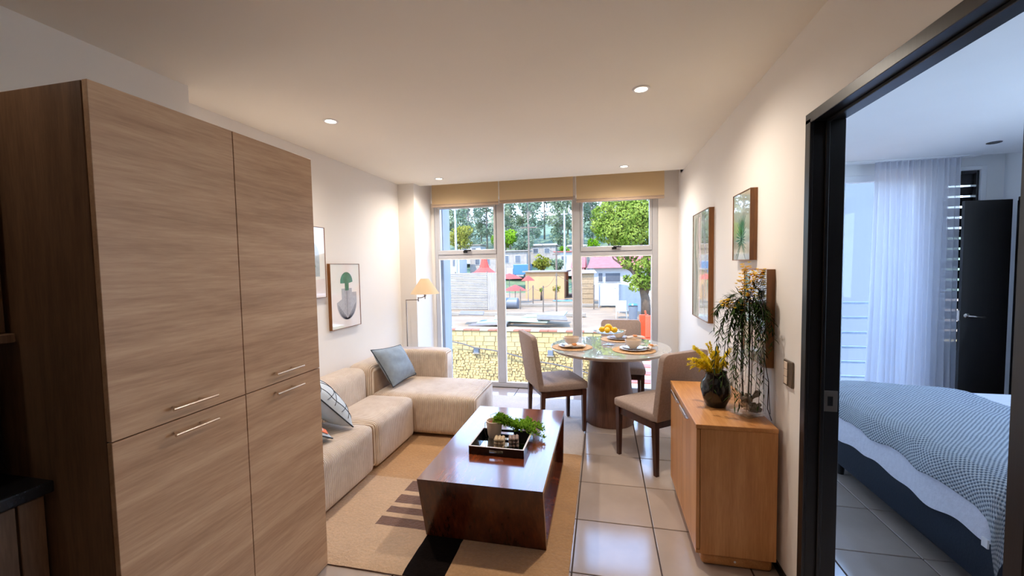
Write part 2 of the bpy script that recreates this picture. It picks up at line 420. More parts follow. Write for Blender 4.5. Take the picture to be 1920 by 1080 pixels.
# ---------------------------------------------------------------- living room window
w1 = newel('window_1')
FY0, FY1 = YW+0.005, YW+0.075
def bar(n, x0, x1, z0, z1, y0=FY0, y1=FY1, m='alu'): return B().rbox(x0, x1, y0, y1, z0, z1, 0.006, 2).build(n, m, w1)
bar('frame_jamb', -2.17, -2.118, 0.0, 2.42); bar('frame_jamb', 0.575, 0.64, 0.0, 2.42)
bar('frame_sill', -2.118, 0.575, 0.0, 0.058); bar('frame_head', -2.118, 0.575, 2.38, 2.42)
bar('mullion', -1.325, -1.232, 0.058, 2.38); bar('mullion', -0.355, -0.262, 0.058, 2.38)
for x0, x1 in ((-2.118, -1.325), (-0.262, 0.575)):
    bar('transom', x0, x1, 1.68, 1.735)
    sa = B().rbox(x0+.002, x1-.002, FY0-0.012, FY1-0.02, 1.736, 1.795, 0.005, 2).rbox(x0+.002, x1-.002, FY0-0.012, FY1-0.02, 2.335, 2.379, 0.005, 2)
    sa.rbox(x0+.002, x0+0.034, FY0-0.012, FY1-0.02, 1.795, 2.335, 0.005, 2).rbox(x1-0.034, x1-.002, FY0-0.012, FY1-0.02, 1.795, 2.335, 0.005, 2)
    so = sa.build('sash', 'alu', w1)
    B().box(x0+0.034, x1-0.034, FY0+0.02, FY0+0.026, 1.795, 2.335).build('pane', 'glass', so)
    hx = (x0+x1)/2 - 0.01
    B().rbox(hx-0.035, hx+0.02, FY0-0.03, FY0-0.0125, 1.755, 1.785, 0.004, 2).rbox(hx-0.02, hx+0.075, FY0-0.045, FY0-0.031, 1.775, 1.795, 0.004, 2).build('latch', 'black', so)
for x0, x1, z0, z1 in ((-2.118, -1.325, .058, 1.68), (-1.232, -0.355, .058, 2.38), (-0.262, 0.575, .058, 1.68)):
    B().box(x0, x1, FY0+0.03, FY0+0.036, z0, z1).build('pane', 'glass', w1)
    gb = B().rbox(x0, x0+0.012, FY0-0.004, FY0+0.0295, z0, z1, .002, 1).rbox(x1-0.012, x1, FY0-0.004, FY0+0.0295, z0, z1, .002, 1).rbox(x0+.012, x1-.012, FY0-0.004, FY0+0.0295, z0, z0+0.012, .002, 1).rbox(x0+.012, x1-.012, FY0-0.004, FY0+0.0295, z1-0.012, z1, .002, 1)
    gb.build('glazing_bead', 'white', w1)

# roller blinds
for k, (x0, x1, zb, lb) in enumerate(((-2.126, -1.25, 2.335, 'beige roller blind above the window light beside the floor lamp'),
                                      (-1.236, -0.337, 2.345, 'beige roller blind in the middle of the three, over the tall pane'),
                                      (-0.297, 0.688, 2.31, 'beige roller blind nearest the picture wall, widest of the three'))):
    t = thing('roller_blind', lb, 'blind', ((x0+x1)/2, 4.95, zb), group='roller blinds over the living room window')
    w = (x1-x0)/2
    B().grid(lambda u, v: (-w+2*w*u, 0.004*math.sin(v*PI), 0.03+v*(2.69-zb-0.03)), 2, 10).build('blind_fabric', 'blind', t, True)
    B().rbox(-w, w, -0.008, 0.010, 0.0, 0.026, 0.005, 2).rbox(-w, w, -0.004, 0.006, 0.028, 0.040, 0.003, 2).build('bottom_rail', 'blindrail', t)
    B().tube([(-w, 0.01, 2.70-zb), (w, 0.01, 2.70-zb)], 0.022, 12).build('roller_tube', 'white', t, True)
    B().tube([(-w-0.007, 0.005, 2.72-zb), (-w-0.007, 0.005, 0.09)], 0.0025, 6).rbox(-w-0.014, -w-0.001, -0.004, 0.012, 0.055, 0.092, 0.003, 1).build('pull_chain', 'white', t)

# ---------------------------------------------------------------- ceiling downlights
def downlight(x, y, label, on=True, z=ZC, k=1.0):
    t = thing('ceiling_spotlight', label, 'ceiling light', (x, y, z), group='recessed ceiling spotlights')
    B().lathe([(0.036, -0.0005), (0.036, -0.006), (0.047, -0.006), (0.050, -0.0005)], 28).build('trim_ring', 'white' if on else 'black', t, 'auto')
    B().lathe([(0.0001, -0.003), (0.0358, -0.003), (0.0358, -0.0005)], 24).build('lens', 'lightdisc' if on else 'black', t)
    if on:
        l = light('spot_lamp', 'SPOT', (0, 0, -0.012), LAMP_W*k, LAMP_C, shadow_soft_size=0.035, spot_size=math.radians(165), spot_blend=1.0)
        l.parent = t
    return t
downlight(-1.81, 2.53, 'lit recessed ceiling spotlight above the back end of the tall wood cabinet')
downlight(0.224, 2.54, 'lit recessed ceiling spotlight largest in view, over the tiled strip by the sideboard')
downlight(-1.816, 4.448, 'small lit recessed ceiling spotlight above the floor lamp corner')
downlight(0.223, 4.45, 'small lit recessed ceiling spotlight above the round dining table')
for x in (-1.81, 0.224):  # unseen lamps added as fill, carrying on the ceiling grid
    for y in (0.62, -1.3):
        downlight(x, y, 'added ceiling spotlight %s, %s unseen row over the kitchen end' % ('above the worktop side' if x < 0 else 'above the bedroom doorway side', 'first' if y > 0 else 'second'), k=0.10)
d5 = downlight(3.366, 4.494, 'dark unlit recessed spotlight in the bedroom ceiling', False)

# ---------------------------------------------------------------- kitchen: tall cabinet
t = thing('tall_cabinet', 'tall ash-brown laminate storage cabinet with four doors and bar handles', 'cabinet', (-1.437, 0.913, 0))
# local: x from -0.77 (wall) to 0 (door face), y 0..0.925
B().rbox(-0.765, -0.024, 0, 0.925, 0.0, 2.127, 0.002, 1).build('carcass', 'cabside', t)
B().box(-0.0238, -0.0205, 0.003, 0.921, 0.004, 2.12).build('door_gap', 'cabedge', t)
hz = {(0, 1): ((1.071, 1.233), 1.110), (0, 0): ((1.073, 1.232), 1.021), (1, 1): ((1.519, 1.685), 1.112), (1, 0): ((1.517, 1.683), 1.024)}
for c, (y0, y1) in enumerate(((0.0, 0.4715), (0.4745, 0.925))):
    for r, (z0, z1) in enumerate(((0.004, 1.060), (1.064, 2.127))):
        d = B().rbox(-0.020, 0, y0, y1, z0, z1, 0.0012, 1).build('cabinet_door', 'cabfront', t)
        (h0, h1), hzz = hz[(c, r)]; h0 -= 0.913; h1 -= 0.913
        B().tube([(0.034, h0, hzz), (0.034, h1, hzz)], 0.0055, 12).tube([(0.0005, h0+0.022, hzz), (0.033, h0+0.022, hzz)], 0.0045, 8).tube([(0.0005, h1-0.045, hzz), (0.033, h1-0.045, hzz)], 0.0045, 8).build('handle', 'chrome', d, 'auto')

# kitchen base unit, worktop, wall cupboard, towards the camera's side
t = thing('kitchen_base_cabinet', 'brown laminate kitchen base cabinet with drawers under the dark worktop', 'cabinet', (-1.72, -1.2, 0))
B().rbox(-0.48, -0.022, 0, 2.108, 0.0, 0.885, 0.002, 1).build('carcass', 'cabside', t)
for k, (z0, z1) in enumerate(((0.02, 0.30), (0.305, 0.585), (0.59, 0.875))):
    for y0, y1 in ((1.45, 2.04), (0.85, 1.445)):
        B().rbox(-0.02, 0, y0, y1, z0, z1, 0.002, 1).build('drawer', 'cabside', t)
B().rbox(-0.02, 0, 2.046, 2.105, 0.02, 0.875, 0.002, 1).build('filler_strip', 'cabside', t)
tag(B().rbox(-2.205, -1.675, -1.2, 0.908, 0.892, 0.930, 0.006, 2).build('worktop', 'counter'), 'near-black kitchen worktop with rounded edge against the tall cabinet', 'worktop')
t = thing('wall_cupboard', 'brown laminate wall cupboard above the dark worktop', 'cupboard', (-1.82, -1.2, 1.36))
B().rbox(-0.385, -0.022, 0, 2.105, 0.03, 0.86, 0.002, 1).build('carcass', 'cabside', t)
for y0, y1 in ((1.3, 2.10), (0.6, 1.295)):
    B().rbox(-0.02, 0, y0, y1, 0.03, 0.86, 0.002, 1).build('cupboard_door', 'cabside', t)
B().rbox(-0.385, 0.03, 0, 2.107, 0.0, 0.028, 0.003, 1).build('bottom_shelf', 'cabside', t)
t = thing('shade_cuboid', 'black countertop oven added for the shaded corner under the wall cupboard', 'cuboid', (-1.83, 0.62, 0.931))  # black box added where the corner under the cupboard is only in shade
B().rbox(-0.37, 0, -0.27, 0.27, 0.012, 0.36, 0.03, 4).build('body', 'black', t, 'auto')
B().rbox(0.0005, 0.012, -0.26, 0.15, 0.03, 0.34, 0.005, 2).build('cuboid_front', 'black', t)
for sx in (-.33, -.04):
    for sy in (-.22, .22): B().lathe([(0.0, 0), (0.015, 0), (0.015, 0.013), (0, 0.013)], 10, (sx, sy, 0)).build('foot', 'black', t)

# ---------------------------------------------------------------- rug
def rug():
    t = NT('rug_pile_base'); cols = {}
    def mk(name, c, k):
        t = NT(name); v = t.coord(); n = t.noise(v, 55, 5, 0.7); n2 = t.noise(v, 5, 3)
        f = t.math('ADD', t.math('MULTIPLY', n, 0.6), t.math('MULTIPLY', n2, 0.4))
        a = tuple(x*(1-k) for x in c); b = tuple(min(1, x*(1+k)) for x in c)
        return t.done(t.bsdf(t.ramp(f, [(0.35, a), (0.65, b)]), 0.95, 0, n, 0.8, 0.012, **{'Sheen Weight': 0.3 if c[0] > 0.05 else 0.0, 'Specular IOR Level': 0.5 if c[0] > 0.05 else 0.1}))
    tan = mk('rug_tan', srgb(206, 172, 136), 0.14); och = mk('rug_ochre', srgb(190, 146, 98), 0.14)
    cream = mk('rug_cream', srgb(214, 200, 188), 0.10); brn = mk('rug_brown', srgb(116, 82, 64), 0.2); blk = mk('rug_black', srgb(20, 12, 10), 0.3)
    bpy.data.materials.remove(t.m)
    X0, X1, Y0, Y1 = -2.38, -0.175, 1.835, 4.735
    xs = sorted(set([X0, -1.365, -1.008, -0.786, X1] + [X0+0.04*i for i in range(1, 55)]))
    ys = sorted(set([Y0, 2.184, 2.268, 2.31, 2.376, 2.419, 2.516, 2.562, 2.695, 3.27, 3.33] + [Y0+0.04*i for i in range(1, 73)]))
    xs = [x for x in xs if X0 <= x <= X1]; ys = [y for y in ys if Y0 <= y <= Y1+1e-6]
    b = B(); H = 0.014
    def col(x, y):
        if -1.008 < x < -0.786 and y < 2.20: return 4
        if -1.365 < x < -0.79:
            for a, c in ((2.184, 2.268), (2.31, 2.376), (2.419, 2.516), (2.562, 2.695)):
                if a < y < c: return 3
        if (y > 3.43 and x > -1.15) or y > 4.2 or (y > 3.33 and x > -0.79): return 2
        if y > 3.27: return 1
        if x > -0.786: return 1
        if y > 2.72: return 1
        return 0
    nx, ny = len(xs), len(ys); vs = []
    for i, x in enumerate(xs):
        for j, y in enumerate(ys):
            e = min(x-X0, X1-x, y-Y0, Y1-y); z = H - (0.006 if e < 0.001 else 0) + 0.0015*noise.noise(Vector((x*9, y*9, 0)))
            wob = 0.0035*noise.noise(Vector((x*23, y*23, 3)))
            cx = 0.035*math.sin((y-Y0)/(Y1-Y0)*PI*1.0)*0 
            vs.append((x+wob+cx, y+wob*0.8 + (0.03*math.sin((x-X0)/(X1-X0)*PI) if j == ny-1 else 0), z))
    fs = []; mi = []
    for i in range(nx-1):
        for j in range(ny-1):
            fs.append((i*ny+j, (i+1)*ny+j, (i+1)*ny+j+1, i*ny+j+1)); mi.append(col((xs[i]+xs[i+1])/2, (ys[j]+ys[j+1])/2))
    b.put(vs, fs); b.mi = mi
    ring = [(i*ny) for i in range(nx)] + [(nx-1)*ny+j for j in range(1, ny)] + [i*ny+ny-1 for i in range(nx-2, -1, -1)] + [j for j in range(ny-2, 0, -1)]
    o0 = len(b.v); b.v += [(vs[k][0], vs[k][1], 0.0008) for k in ring]
    for q in range(len(ring)):
        b.f.append((ring[q], o0+q, o0+(q+1) % len(ring), ring[(q+1) % len(ring)])); b.mi.append(3)
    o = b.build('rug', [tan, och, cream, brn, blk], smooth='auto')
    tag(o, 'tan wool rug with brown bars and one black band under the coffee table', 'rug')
rug()

# ---------------------------------------------------------------- sofa modules
def soft(b, x0, x1, y0, y1, z0, z1, r=0.05, puff=0.012, mi=None):
    bm = bmesh.new(); bmesh.ops.create_cube(bm, size=1)
    bmesh.ops.subdivide_edges(bm, edges=bm.edges[:], cuts=9, use_grid_fill=True)
    sx, sy, sz = x1-x0, y1-y0, z1-z0
    for v in bm.verts:
        p = Vector((v.co.x*sx, v.co.y*sy, v.co.z*sz))
        # concentrate the rings near the edges so the round is smooth
        for a, s in enumerate((sx, sy, sz)):
            h = s/2; q = p[a]/h; p[a] = h*math.copysign(abs(q)**0.55 if abs(q) < 1 else 1, q) if abs(q) > 1e-6 else 0
        c = Vector([max(-(s/2-r), min(s/2-r, p[a])) for a, s in enumerate((sx, sy, sz))])
        d = p-c
        if d.length > r: p = c + d.normalized()*r
        bul = puff*(1-(2*p.x/sx)**4)*(1-(2*p.y/sy)**4)
        if p.z > sz*0.3: p.z += bul
        bs_ = puff*0.8*(1-(2*p.z/sz)**4)
        if abs(p.x) > sx/2-0.02: p.x += math.copysign(bs_*(1-(2*p.y/sy)**4), p.x)
        if abs(p.y) > sy/2-0.02: p.y += math.copysign(bs_*(1-(2*p.x/sx)**4), p.y)
        p += Vector((1, 1, 1))*0.002*noise.noise(p*6)
        v.co = p + Vector(((x0+x1)/2, (y0+y1)/2, (z0+z1)/2))
    bm.verts.index_update()
    b.put([v.co[:] for v in bm.verts], [[v.index for v in f.verts] for f in bm.faces], mi); bm.free(); return b
def module(y0, y1, label):
    t = thing('sofa_module', label, 'sofa', (XL+0.01, y0, 0.0165), group='corduroy sofa pieces')
    L = y1-y0
    soft(B(), 0.262, 0.715, 0.008, L-0.008, 0.020, 0.378, 0.045).build('seat', 'cord_y', t, True)
    soft(B(), 0.0, 0.258, 0.008, L-0.008, 0.020, 0.635, 0.075, 0.006).build('backrest', 'cord_y', t, True)
    for x in (0.05, 0.62):
        for y in (0.06, L-0.06): B().lathe([(0, 0.001), (0.02, 0.001), (0.024, 0.028), (0, 0.028)], 10, (x, y, 0.001)).build('foot', 'black', t)
module(2.07, 2.752, 'beige corduroy sofa seat nearest the tall cabinet, patterned cushion on it')
module(2.756, 3.425, 'empty middle seat of the beige corduroy sofa, between cushion seat and chaise')
t = thing('sofa_chaise', 'wide beige corduroy chaise piece jutting out in front of the window', 'sofa', (XL+0.01, 3.43, 0.0165), group='corduroy sofa pieces')
soft(B(), 0.262, 1.285, 0.006, 0.665, 0.020, 0.378, 0.045).build('seat', 'cord_x', t, True)
soft(B(), 0.0, 0.258, 0.006, 0.665, 0.020, 0.635, 0.075, 0.006).build('backrest', 'cord_x', t, True)
for x, y in ((0.05, 0.06), (0.05, .6), (1.22, 0.06), (1.22, 0.60)): B().lathe([(0, 0.001), (0.02, 0.001), (0.024, 0.028), (0, 0.028)], 10, (x, y, 0.001)).build('foot', 'black', t)
t = thing('sofa_end_block', 'beige corduroy armrest block closing the sofa on the window side', 'sofa', (XL+0.01, 4.10, 0.0165), group='corduroy sofa pieces')
soft(B(), 0.0, 0.76, 0.003, 0.225, 0.020, 0.655, 0.05, 0.006).build('cushion_block', 'cord_x', t, True)
for x in (0.07, 0.68): B().lathe([(0, 0.001), (0.02, 0.001), (0.024, 0.028), (0, 0.028)], 10, (x, 0.11, 0.001)).build('foot', 'black', t)

# cushions
def pillow(label, BL, BR, TR, TL, thick, mat, extra=None, name='cushion'):
    BL, BR, TR, TL = map(Vector, (BL, BR, TR, TL)); cen = (BL+BR+TR+TL)/4
    n = (BR-BL).cross(TL-BL).normalized()
    t = thing(name, label, 'cushion', cen)
    def pos(u, v, s, k=1.0):
        a, b_ = 2*u-1, 2*v-1
        pin = 1-0.06*(1-abs(a)**2)*abs(b_)**3
        pin2 = 1-0.06*(1-abs(b_)**2)*abs(a)**3
        uu, vv = (a*pin2+1)/2, (b_*pin+1)/2
        p = (BL*(1-uu)+BR*uu)*(1-vv) + (TL*(1-uu)+TR*uu)*vv
        h = max(0, (1-abs(a)**2.6))*max(0, (1-abs(b_)**2.6))
        h = thick*0.5*(h**0.55)*(1+0.10*noise.noise(Vector((u*5, v*5, s))))
        return tuple(p + n*h*s*k - cen)
    N = 22
    B().grid(lambda u, v: pos(u, v, 1), N, N).grid(lambda u, v: pos(u, v, -1), N, N, flip=True).build('cover', mat, t, True)
    ed = [pos(i/N, 0, 0) for i in range(N)]+[pos(1, i/N, 0) for i in range(N)]+[pos(1-i/N, 1, 0) for i in range(N)]+[pos(0, 1-i/N, 0) for i in range(N+1)]
    B().tube(ed, 0.0045, 6).build('piping', 'piping', t, True)
    if extra: extra(t, pos, n)
    return t
pillow('plain slate-blue square cushion leaning in the sofa corner by the armrest', (-1.98, 3.56, 0.425), (-1.955, 4.01, 0.435), (-2.085, 3.93, 0.765), (-2.15, 3.47, 0.80), 0.15, 'pillow')
def lines(t, pos, n):
    b = B()
    for k in range(1, 6):
        for sgn in (0, 1):
            pts = []
            for i in range(25):
                u = i/24; v = k/6 + 0.08*math.sin(u*PI*1.0)*(1 if k % 2 else -1)
                if sgn: u, v = v, u
                q = pos(max(0.02, min(.98, u)), max(.02, min(.98, v)), -1, 1.0)
                pts.append(Vector(q)-n*0.002)
            b.tube(pts, 0.0022, 4)
    b.build('line_pattern', 'piping', t)
pillow('pale grey cushion with dark grid lines on the nearest sofa seat', (-2.12, 2.80, 0.44), (-1.775, 2.600, 0.425), (-1.93, 2.36, 0.76), (-2.20, 2.62, 0.80), 0.19, 'pillow2', lines)
def lab(t, pos, n):
    n = -n; p = Vector(pos(0.97, 0.13, -1)); q = Vector(pos(0.97, 0.34, -1)); e = (Vector(pos(0.84, 0.13, -1))-p)
    b = B(); vs = [p+n*.004, p+e+n*.004, q+e+n*.004, q+n*.004]; vs2 = [v+n*0.003 for v in vs]
    b.put(vs+vs2, [(0, 1, 2, 3), (7, 6, 5, 4), (0, 4, 5, 1), (1, 5, 6, 2), (2, 6, 7, 3), (3, 7, 4, 0)])
    b.build('orange_tab', 'tag', t)
pillow('small light grey cushion with an orange tab, half hidden behind the tall cabinet', (-2.12, 2.50, 0.43), (-1.795, 2.395, 0.425), (-1.86, 2.10, 0.60), (-2.15, 2.20, 0.70), 0.12, 'pillow2', lab)

# ---------------------------------------------------------------- floor lamp
t = thing('floor_lamp', 'slim metal swing-arm floor lamp with cream cone shade in the corner', 'lamp', (-2.255, 4.42, 0.0155))
B().lathe([(0, 0.001), (0.10, 0.001), (0.10, 0.016), (0.02, 0.024), (0, 0.024)], 28).build('base', 'lampmetal', t, 'auto')
B().tube([(0, 0, 0.02), (0, 0, 1.185)], 0.007, 10).build('pole', 'lampmetal', t, True)
B().tube([(0.0, 0, 1.181), (0.155, 0, 1.184)], 0.005, 8).tube([(0.155, 0, 1.165), (0.155, 0, 1.215)], 0.007, 8).tube([(0.155, 0, 1.205), (0.20, -0.01, 1.21), (0.245, -0.01, 1.225)], 0.005, 8).build('swing_arm', 'lampmetal', t, True)
B().tube([(0.245, -0.01, 1.195), (0.245, -0.01, 1.235)], 0.006, 8).tube([(0.245, -0.01, 1.225), (0.245, -0.01, 1.30)], 0.013, 12).build('socket', 'lampmetal', t, True)
B().lathe([(0.165, 1.256), (0.046, 1.430)], 40, (0.245, -0.01, 0)).build('shade', 'lampshade', t, True)
B().lathe([(0.045, 1.43), (0.002, 1.43)], 24, (0.245, -0.01, 0)).build('shade_top', 'lampmetal', t)

# ---------------------------------------------------------------- coffee table
ct = thing('coffee_table', 'low dark red-brown wooden coffee table with slanted ends on the rug', 'table', (-0.66, 2.645, 0.0165))
def slab(pts, x0, x1):  # extrude a YZ outline along X
    b = B(); n = len(pts)
    vs = [(x0, y, z) for y, z in pts]+[(x1, y, z) for y, z in pts]
    return b.put(vs, [tuple(range(n)), tuple(reversed(range(n, 2*n)))]+[(i, i+n, (i+1) % n+n, (i+1) % n) for i in range(n)])
hx = 0.352; zt = 0.3855; yf, yb = -0.602, 0.605; bf, bb = -0.50, 0.495; th = 0.03
slab([(yf+.0004, zt), (yb-.0004, zt), (yb-th*1.15, zt-th), (yf+th*1.15, zt-th)], -hx, hx).build('top', 'tablewood', ct)
slab([(bf, 0), (bf+th, 0), (yf+th*1.15-.0004, zt-th), (yf, zt-.0004)], -hx, hx).build('end_panel', 'tableside', ct)
slab([(bb-th, 0), (bb, 0), (yb, zt-.0004), (yb-th*1.15+.0004, zt-th)], -hx, hx).build('end_panel', 'tableside', ct)
slab([(bf+th+.001, 0.001), (bb-th-.001, 0.001), (bb-th-0.004, th), (bf+th+0.004, th)], -hx, hx).build('bottom_panel', 'tableside', ct)
for s in (-1, 1):
    xa = s*(hx-0.045)
    slab([(bf+th+.005, th), (bb-th-.005, th), (yb-th-0.012, zt-th-0.001), (yf+th+0.012, zt-th-0.001)], min(xa, xa-s*0.015), max(xa, xa-s*0.015)).build('side_panel', 'tableside', ct)

ZT = 0.402
# tray
tr = thing('serving_tray', 'black lacquered tray with mirrored base and pale rim on the coffee table', 'tray', (-0.645, 2.533, ZT+0.001), math.radians(-1.0))
hw, hl, hh, tk = 0.176, 0.148, 0.050, 0.009
B().box(-hw, hw, -hl, hl, 0, 0.005).build('tray_base', 'tray', tr)
B().box(-hw+tk, hw-tk, -hl+tk, hl-tk, 0.0052, 0.007).build('mirror_base', 'mirror', tr)
sw = 0.045
for s in (-1, 1):
    y0, y1 = (-hl, -hl+tk) if s < 0 else (hl-tk, hl)
    B().box(-hw, -sw, y0, y1, 0.0052, hh).box(sw, hw, y0, y1, 0.0052, hh).box(-sw, sw, y0, y1, 0.0052, 0.018).box(-sw, sw, y0, y1, 0.036, hh).build('tray_wall', 'tray', tr)
    x0, x1 = (-hw, -hw+tk) if s < 0 else (hw-tk, hw)
    B().box(x0, x1, -hl+tk, hl-tk, 0.0052, hh).build('tray_wall', 'tray', tr)
b = B()
for a in ((-hw-.001, hw+.001, -hl-.001, -hl+tk), (-hw-.001, hw+.001, hl-tk, hl+.001), (-hw-.001, -hw+tk, -hl+tk, hl-tk), (hw-tk, hw+.001, -hl+tk, hl-tk)): b.box(*a, hh+0.0002, hh+0.0025)
b.build('tray_rim', 'trayrim', tr)
# pot and trailing plant
def frame_from(d):
    d = d.normalized(); a = d.orthogonal().normalized(); return d, a, d.cross(a)
def leaf(b, p, d, L, W, up=Vector((0, 0, 1)), bend=0.15, mi=None):
    d = d.normalized(); s = d.cross(up)
    if s.length < 1e-3: s = d.orthogonal()
    s.normalize(); n = s.cross(d)
    m = p+d*L*0.5+n*L*bend*0.5; e = p+d*L-n*L*bend*0.3
    b.put([p, p+d*L*0.35+s*W*0.5+n*L*bend*.3, m+d*L*.15+s*W*.4, e, m+d*L*.15-s*W*.4, p+d*L*0.35-s*W*0.5+n*L*bend*.3], [(0, 1, 5), (1, 2, 4, 5), (2, 3, 4)], mi)
ZTB = ZT+0.0085
t = thing('potted_plant', 'trailing green succulent in a small cream pot on the black tray', 'plant', (-0.728, 2.655, ZTB))
B().lathe([(0, 0.0), (0.040, 0.0), (0.046, 0.02), (0.055, 0.10), (0.056, 0.112), (0.050, 0.112), (0.047, 0.09)], 30).build('pot', 'pot', t, 'auto')
B().grid(lambda u, v: (0.047*u*math.cos(2*PI*v), 0.047*u*math.sin(2*PI*v), 0.093+0.008*noise.noise(Vector((u*9, v*9, 0)))+0.008*(1-u)), 5, 16).build('soil', 'soil', t, True)
b = B(); st = B()
rnd = random.Random(3)
def strand(pts, n, r=0.028):
    n = int(n*1.5); r *= 1.35
    pts = [Vector(p) for p in pts]; st.tube(pts, 0.0013, 4)
    for i in range(n):
        k = rnd.random()*(len(pts)-1); a = int(k); p = pts[a].lerp(pts[min(a+1, len(pts)-1)], k-a)
        d = Vector((rnd.uniform(-1, 1), rnd.uniform(-1, 1), rnd.uniform(-0.1, 1.2)))
        p = p + d.normalized()*rnd.uniform(0, r); p.z = max(p.z, 0.003)
        leaf(b, p, d, rnd.uniform(0.013, 0.021), rnd.uniform(0.008, 0.012), bend=0.3)
for k in range(16):
    a = rnd.uniform(-1.0, 1.6)
    strand([(0.01, 0, 0.10), (0.03+0.01*math.cos(a), 0.02*math.sin(a), 0.125+rnd.uniform(0, .015)), (0.06, 0.03*math.sin(a*2), 0.11), (0.085, 0.03*math.sin(a), 0.08)], 60, 0.016)
ends = [(0.30, 0.09), (0.27, 0.04), (0.33, 0.06), (0.25, 0.12), (0.29, 0.01), (0.21, 0.05), (0.24, 0.085), (0.31, 0.12), (0.20, 0.13), (0.17, 0.02), (0.26, -0.01)]
for ex, ey in ends:
    j = lambda s: rnd.uniform(-s, s)
    strand([(0.03, 0.0, 0.115), (0.075, 0.01+j(.02), 0.115), (0.11+j(.01), ey*0.4+j(.02), 0.075), (0.16, ey*0.7+j(.02), 0.065+j(.01)), (0.21, ey+j(.015), 0.068+j(.01)), (ex-0.02, ey+j(.01), 0.05), (ex, ey-0.01, 0.03)], 150, 0.020)
strand([(0.24, 0.06, 0.05), (0.28, 0.03, 0.03), (0.32, 0.015, 0.012), (0.345, 0.01, 0.006)], 40, 0.008)
b.build('succulent_leaves', 'succulent', t, False, kind='stuff')
st.tube([(-0.02, 0.02, 0.10), (-0.035, 0.03, 0.135), (0.01, 0.03, 0.155)], 0.0016, 5).tube([(-0.045, 0.02, 0.105), (-0.064, 0.0, 0.09), (-0.066, -0.01, 0.04), (-0.05, -0.03, 0.006)], 0.0018, 5).build('stems', 'vine', t)
for (x, y, m, lb, rz) in ((-0.652, 2.497, 'candle', 'cream bubble cube candle on the tray directly in front of the pot', 0.1), (-0.566, 2.527, 'candle2', 'greyish bubble cube candle on the tray below the trailing leaves', 0.2)):
    t = thing('bubble_candle', lb, 'candle', (x, y, ZTB), rz, 'bubble candles on the tray')
    b = B(); r = 0.0125
    for i in range(3):
        for j in range(3):
            for k in range(3): b.ball(((i-1)*0.0215, (j-1)*0.0215, r+k*0.0215), r, 12, 8)
    b.build('wax_body', m, t, True)
    B().tube([(0, 0, 0.067), (0.001, 0, 0.075)], 0.0008, 5).build('wick', 'paper', t)

# ---------------------------------------------------------------- dining table
TC = Vector((0.06, 4.18, 0))
dt = thing('dining_table', 'round dining table with pale glossy top and dark conical wooden pedestal', 'table', TC)
B().lathe([(0, 0.001), (0.236, 0.001), (0.240, 0.03), (0.234, 0.15), (0.212, 0.45), (0.180, 0.715), (0, 0.715)], 56).build('pedestal', 'conewood', dt, 'auto')
B().lathe([(0, 0.7155), (0.50, 0.7155), (0.555, 0.724), (0.572, 0.735), (0.572, 0.748), (0, 0.748)], 80).build('table_rim', 'stone', dt, 'auto')
B().lathe([(0, 0.7485), (0.580, 0.7485), (0.583, 0.752), (0.580, 0.757), (0, 0.757)], 80).build('table_top', 'tabletop', dt, 'auto')
ZD = 0.7575
def setting(cx, cy, rz, who, nap_right=True, seed=1):
    rn = random.Random(seed)
    t = thing('placemat', 'round woven seagrass placemat under the %s' % who, 'placemat', (cx, cy, ZD), rz, 'seagrass placemats on the dining table')
    def ring(u, v):
        a = 2*PI*v; r = 0.198*u
        if u > 0.99: r += 0.004*math.sin(a*42)
        return (r*math.cos(a), r*math.sin(a), 0.001+0.005*(1 if u < 0.99 else 0.3)+0.0007*math.sin(u*90))
    B().grid(ring, 24, 120).lathe([(0.2, 0.0025), (0.19, 0.0004), (0, 0.0004)], 40).build('woven_disc', 'mat', t, True)
    z = ZD+0.0072
    tag(B().lathe([(0, 0.002), (0.07, 0.0), (0.075, 0.002), (0.125, 0.012), (0.133, 0.016), (0.130, 0.018), (0.075, 0.006), (0, 0.005)], 44).build('dinner_plate', 'plate', None, 'auto', (cx, cy, z)), 'large white dinner plate under the %s' % who, 'plate', 'dinner plates')
    z += 0.0065
    t = thing('salad_plate', 'smaller brown-rimmed side plate under the %s' % who, 'plate', (cx, cy, z), 0, 'side plates')
    B().lathe([(0, 0.0005), (0.055, 0.0), (0.06, 0.004), (0.102, 0.014), (0.100, 0.017), (0.06, 0.008), (0, 0.006)], 44).build('dish', 'plate', t, 'auto')
    B().lathe([(0.1005, 0.0172), (0.103, 0.0142), (0.1045, 0.0165), (0.1025, 0.0185)], 44).build('glaze_rim', 'plate_rim', t, 'auto')
    z += 0.0085
    bx, by = cx-0.005, cy+0.01
    b = B().lathe([(0, 0.0), (0.034, 0.0), (0.036, 0.006), (0.060, 0.026), (0.073, 0.055), (0.076, 0.078), (0.0735, 0.079), (0.070, 0.056), (0.055, 0.028), (0.03, 0.010), (0, 0.009)], 44)
    return bx, by, z, b
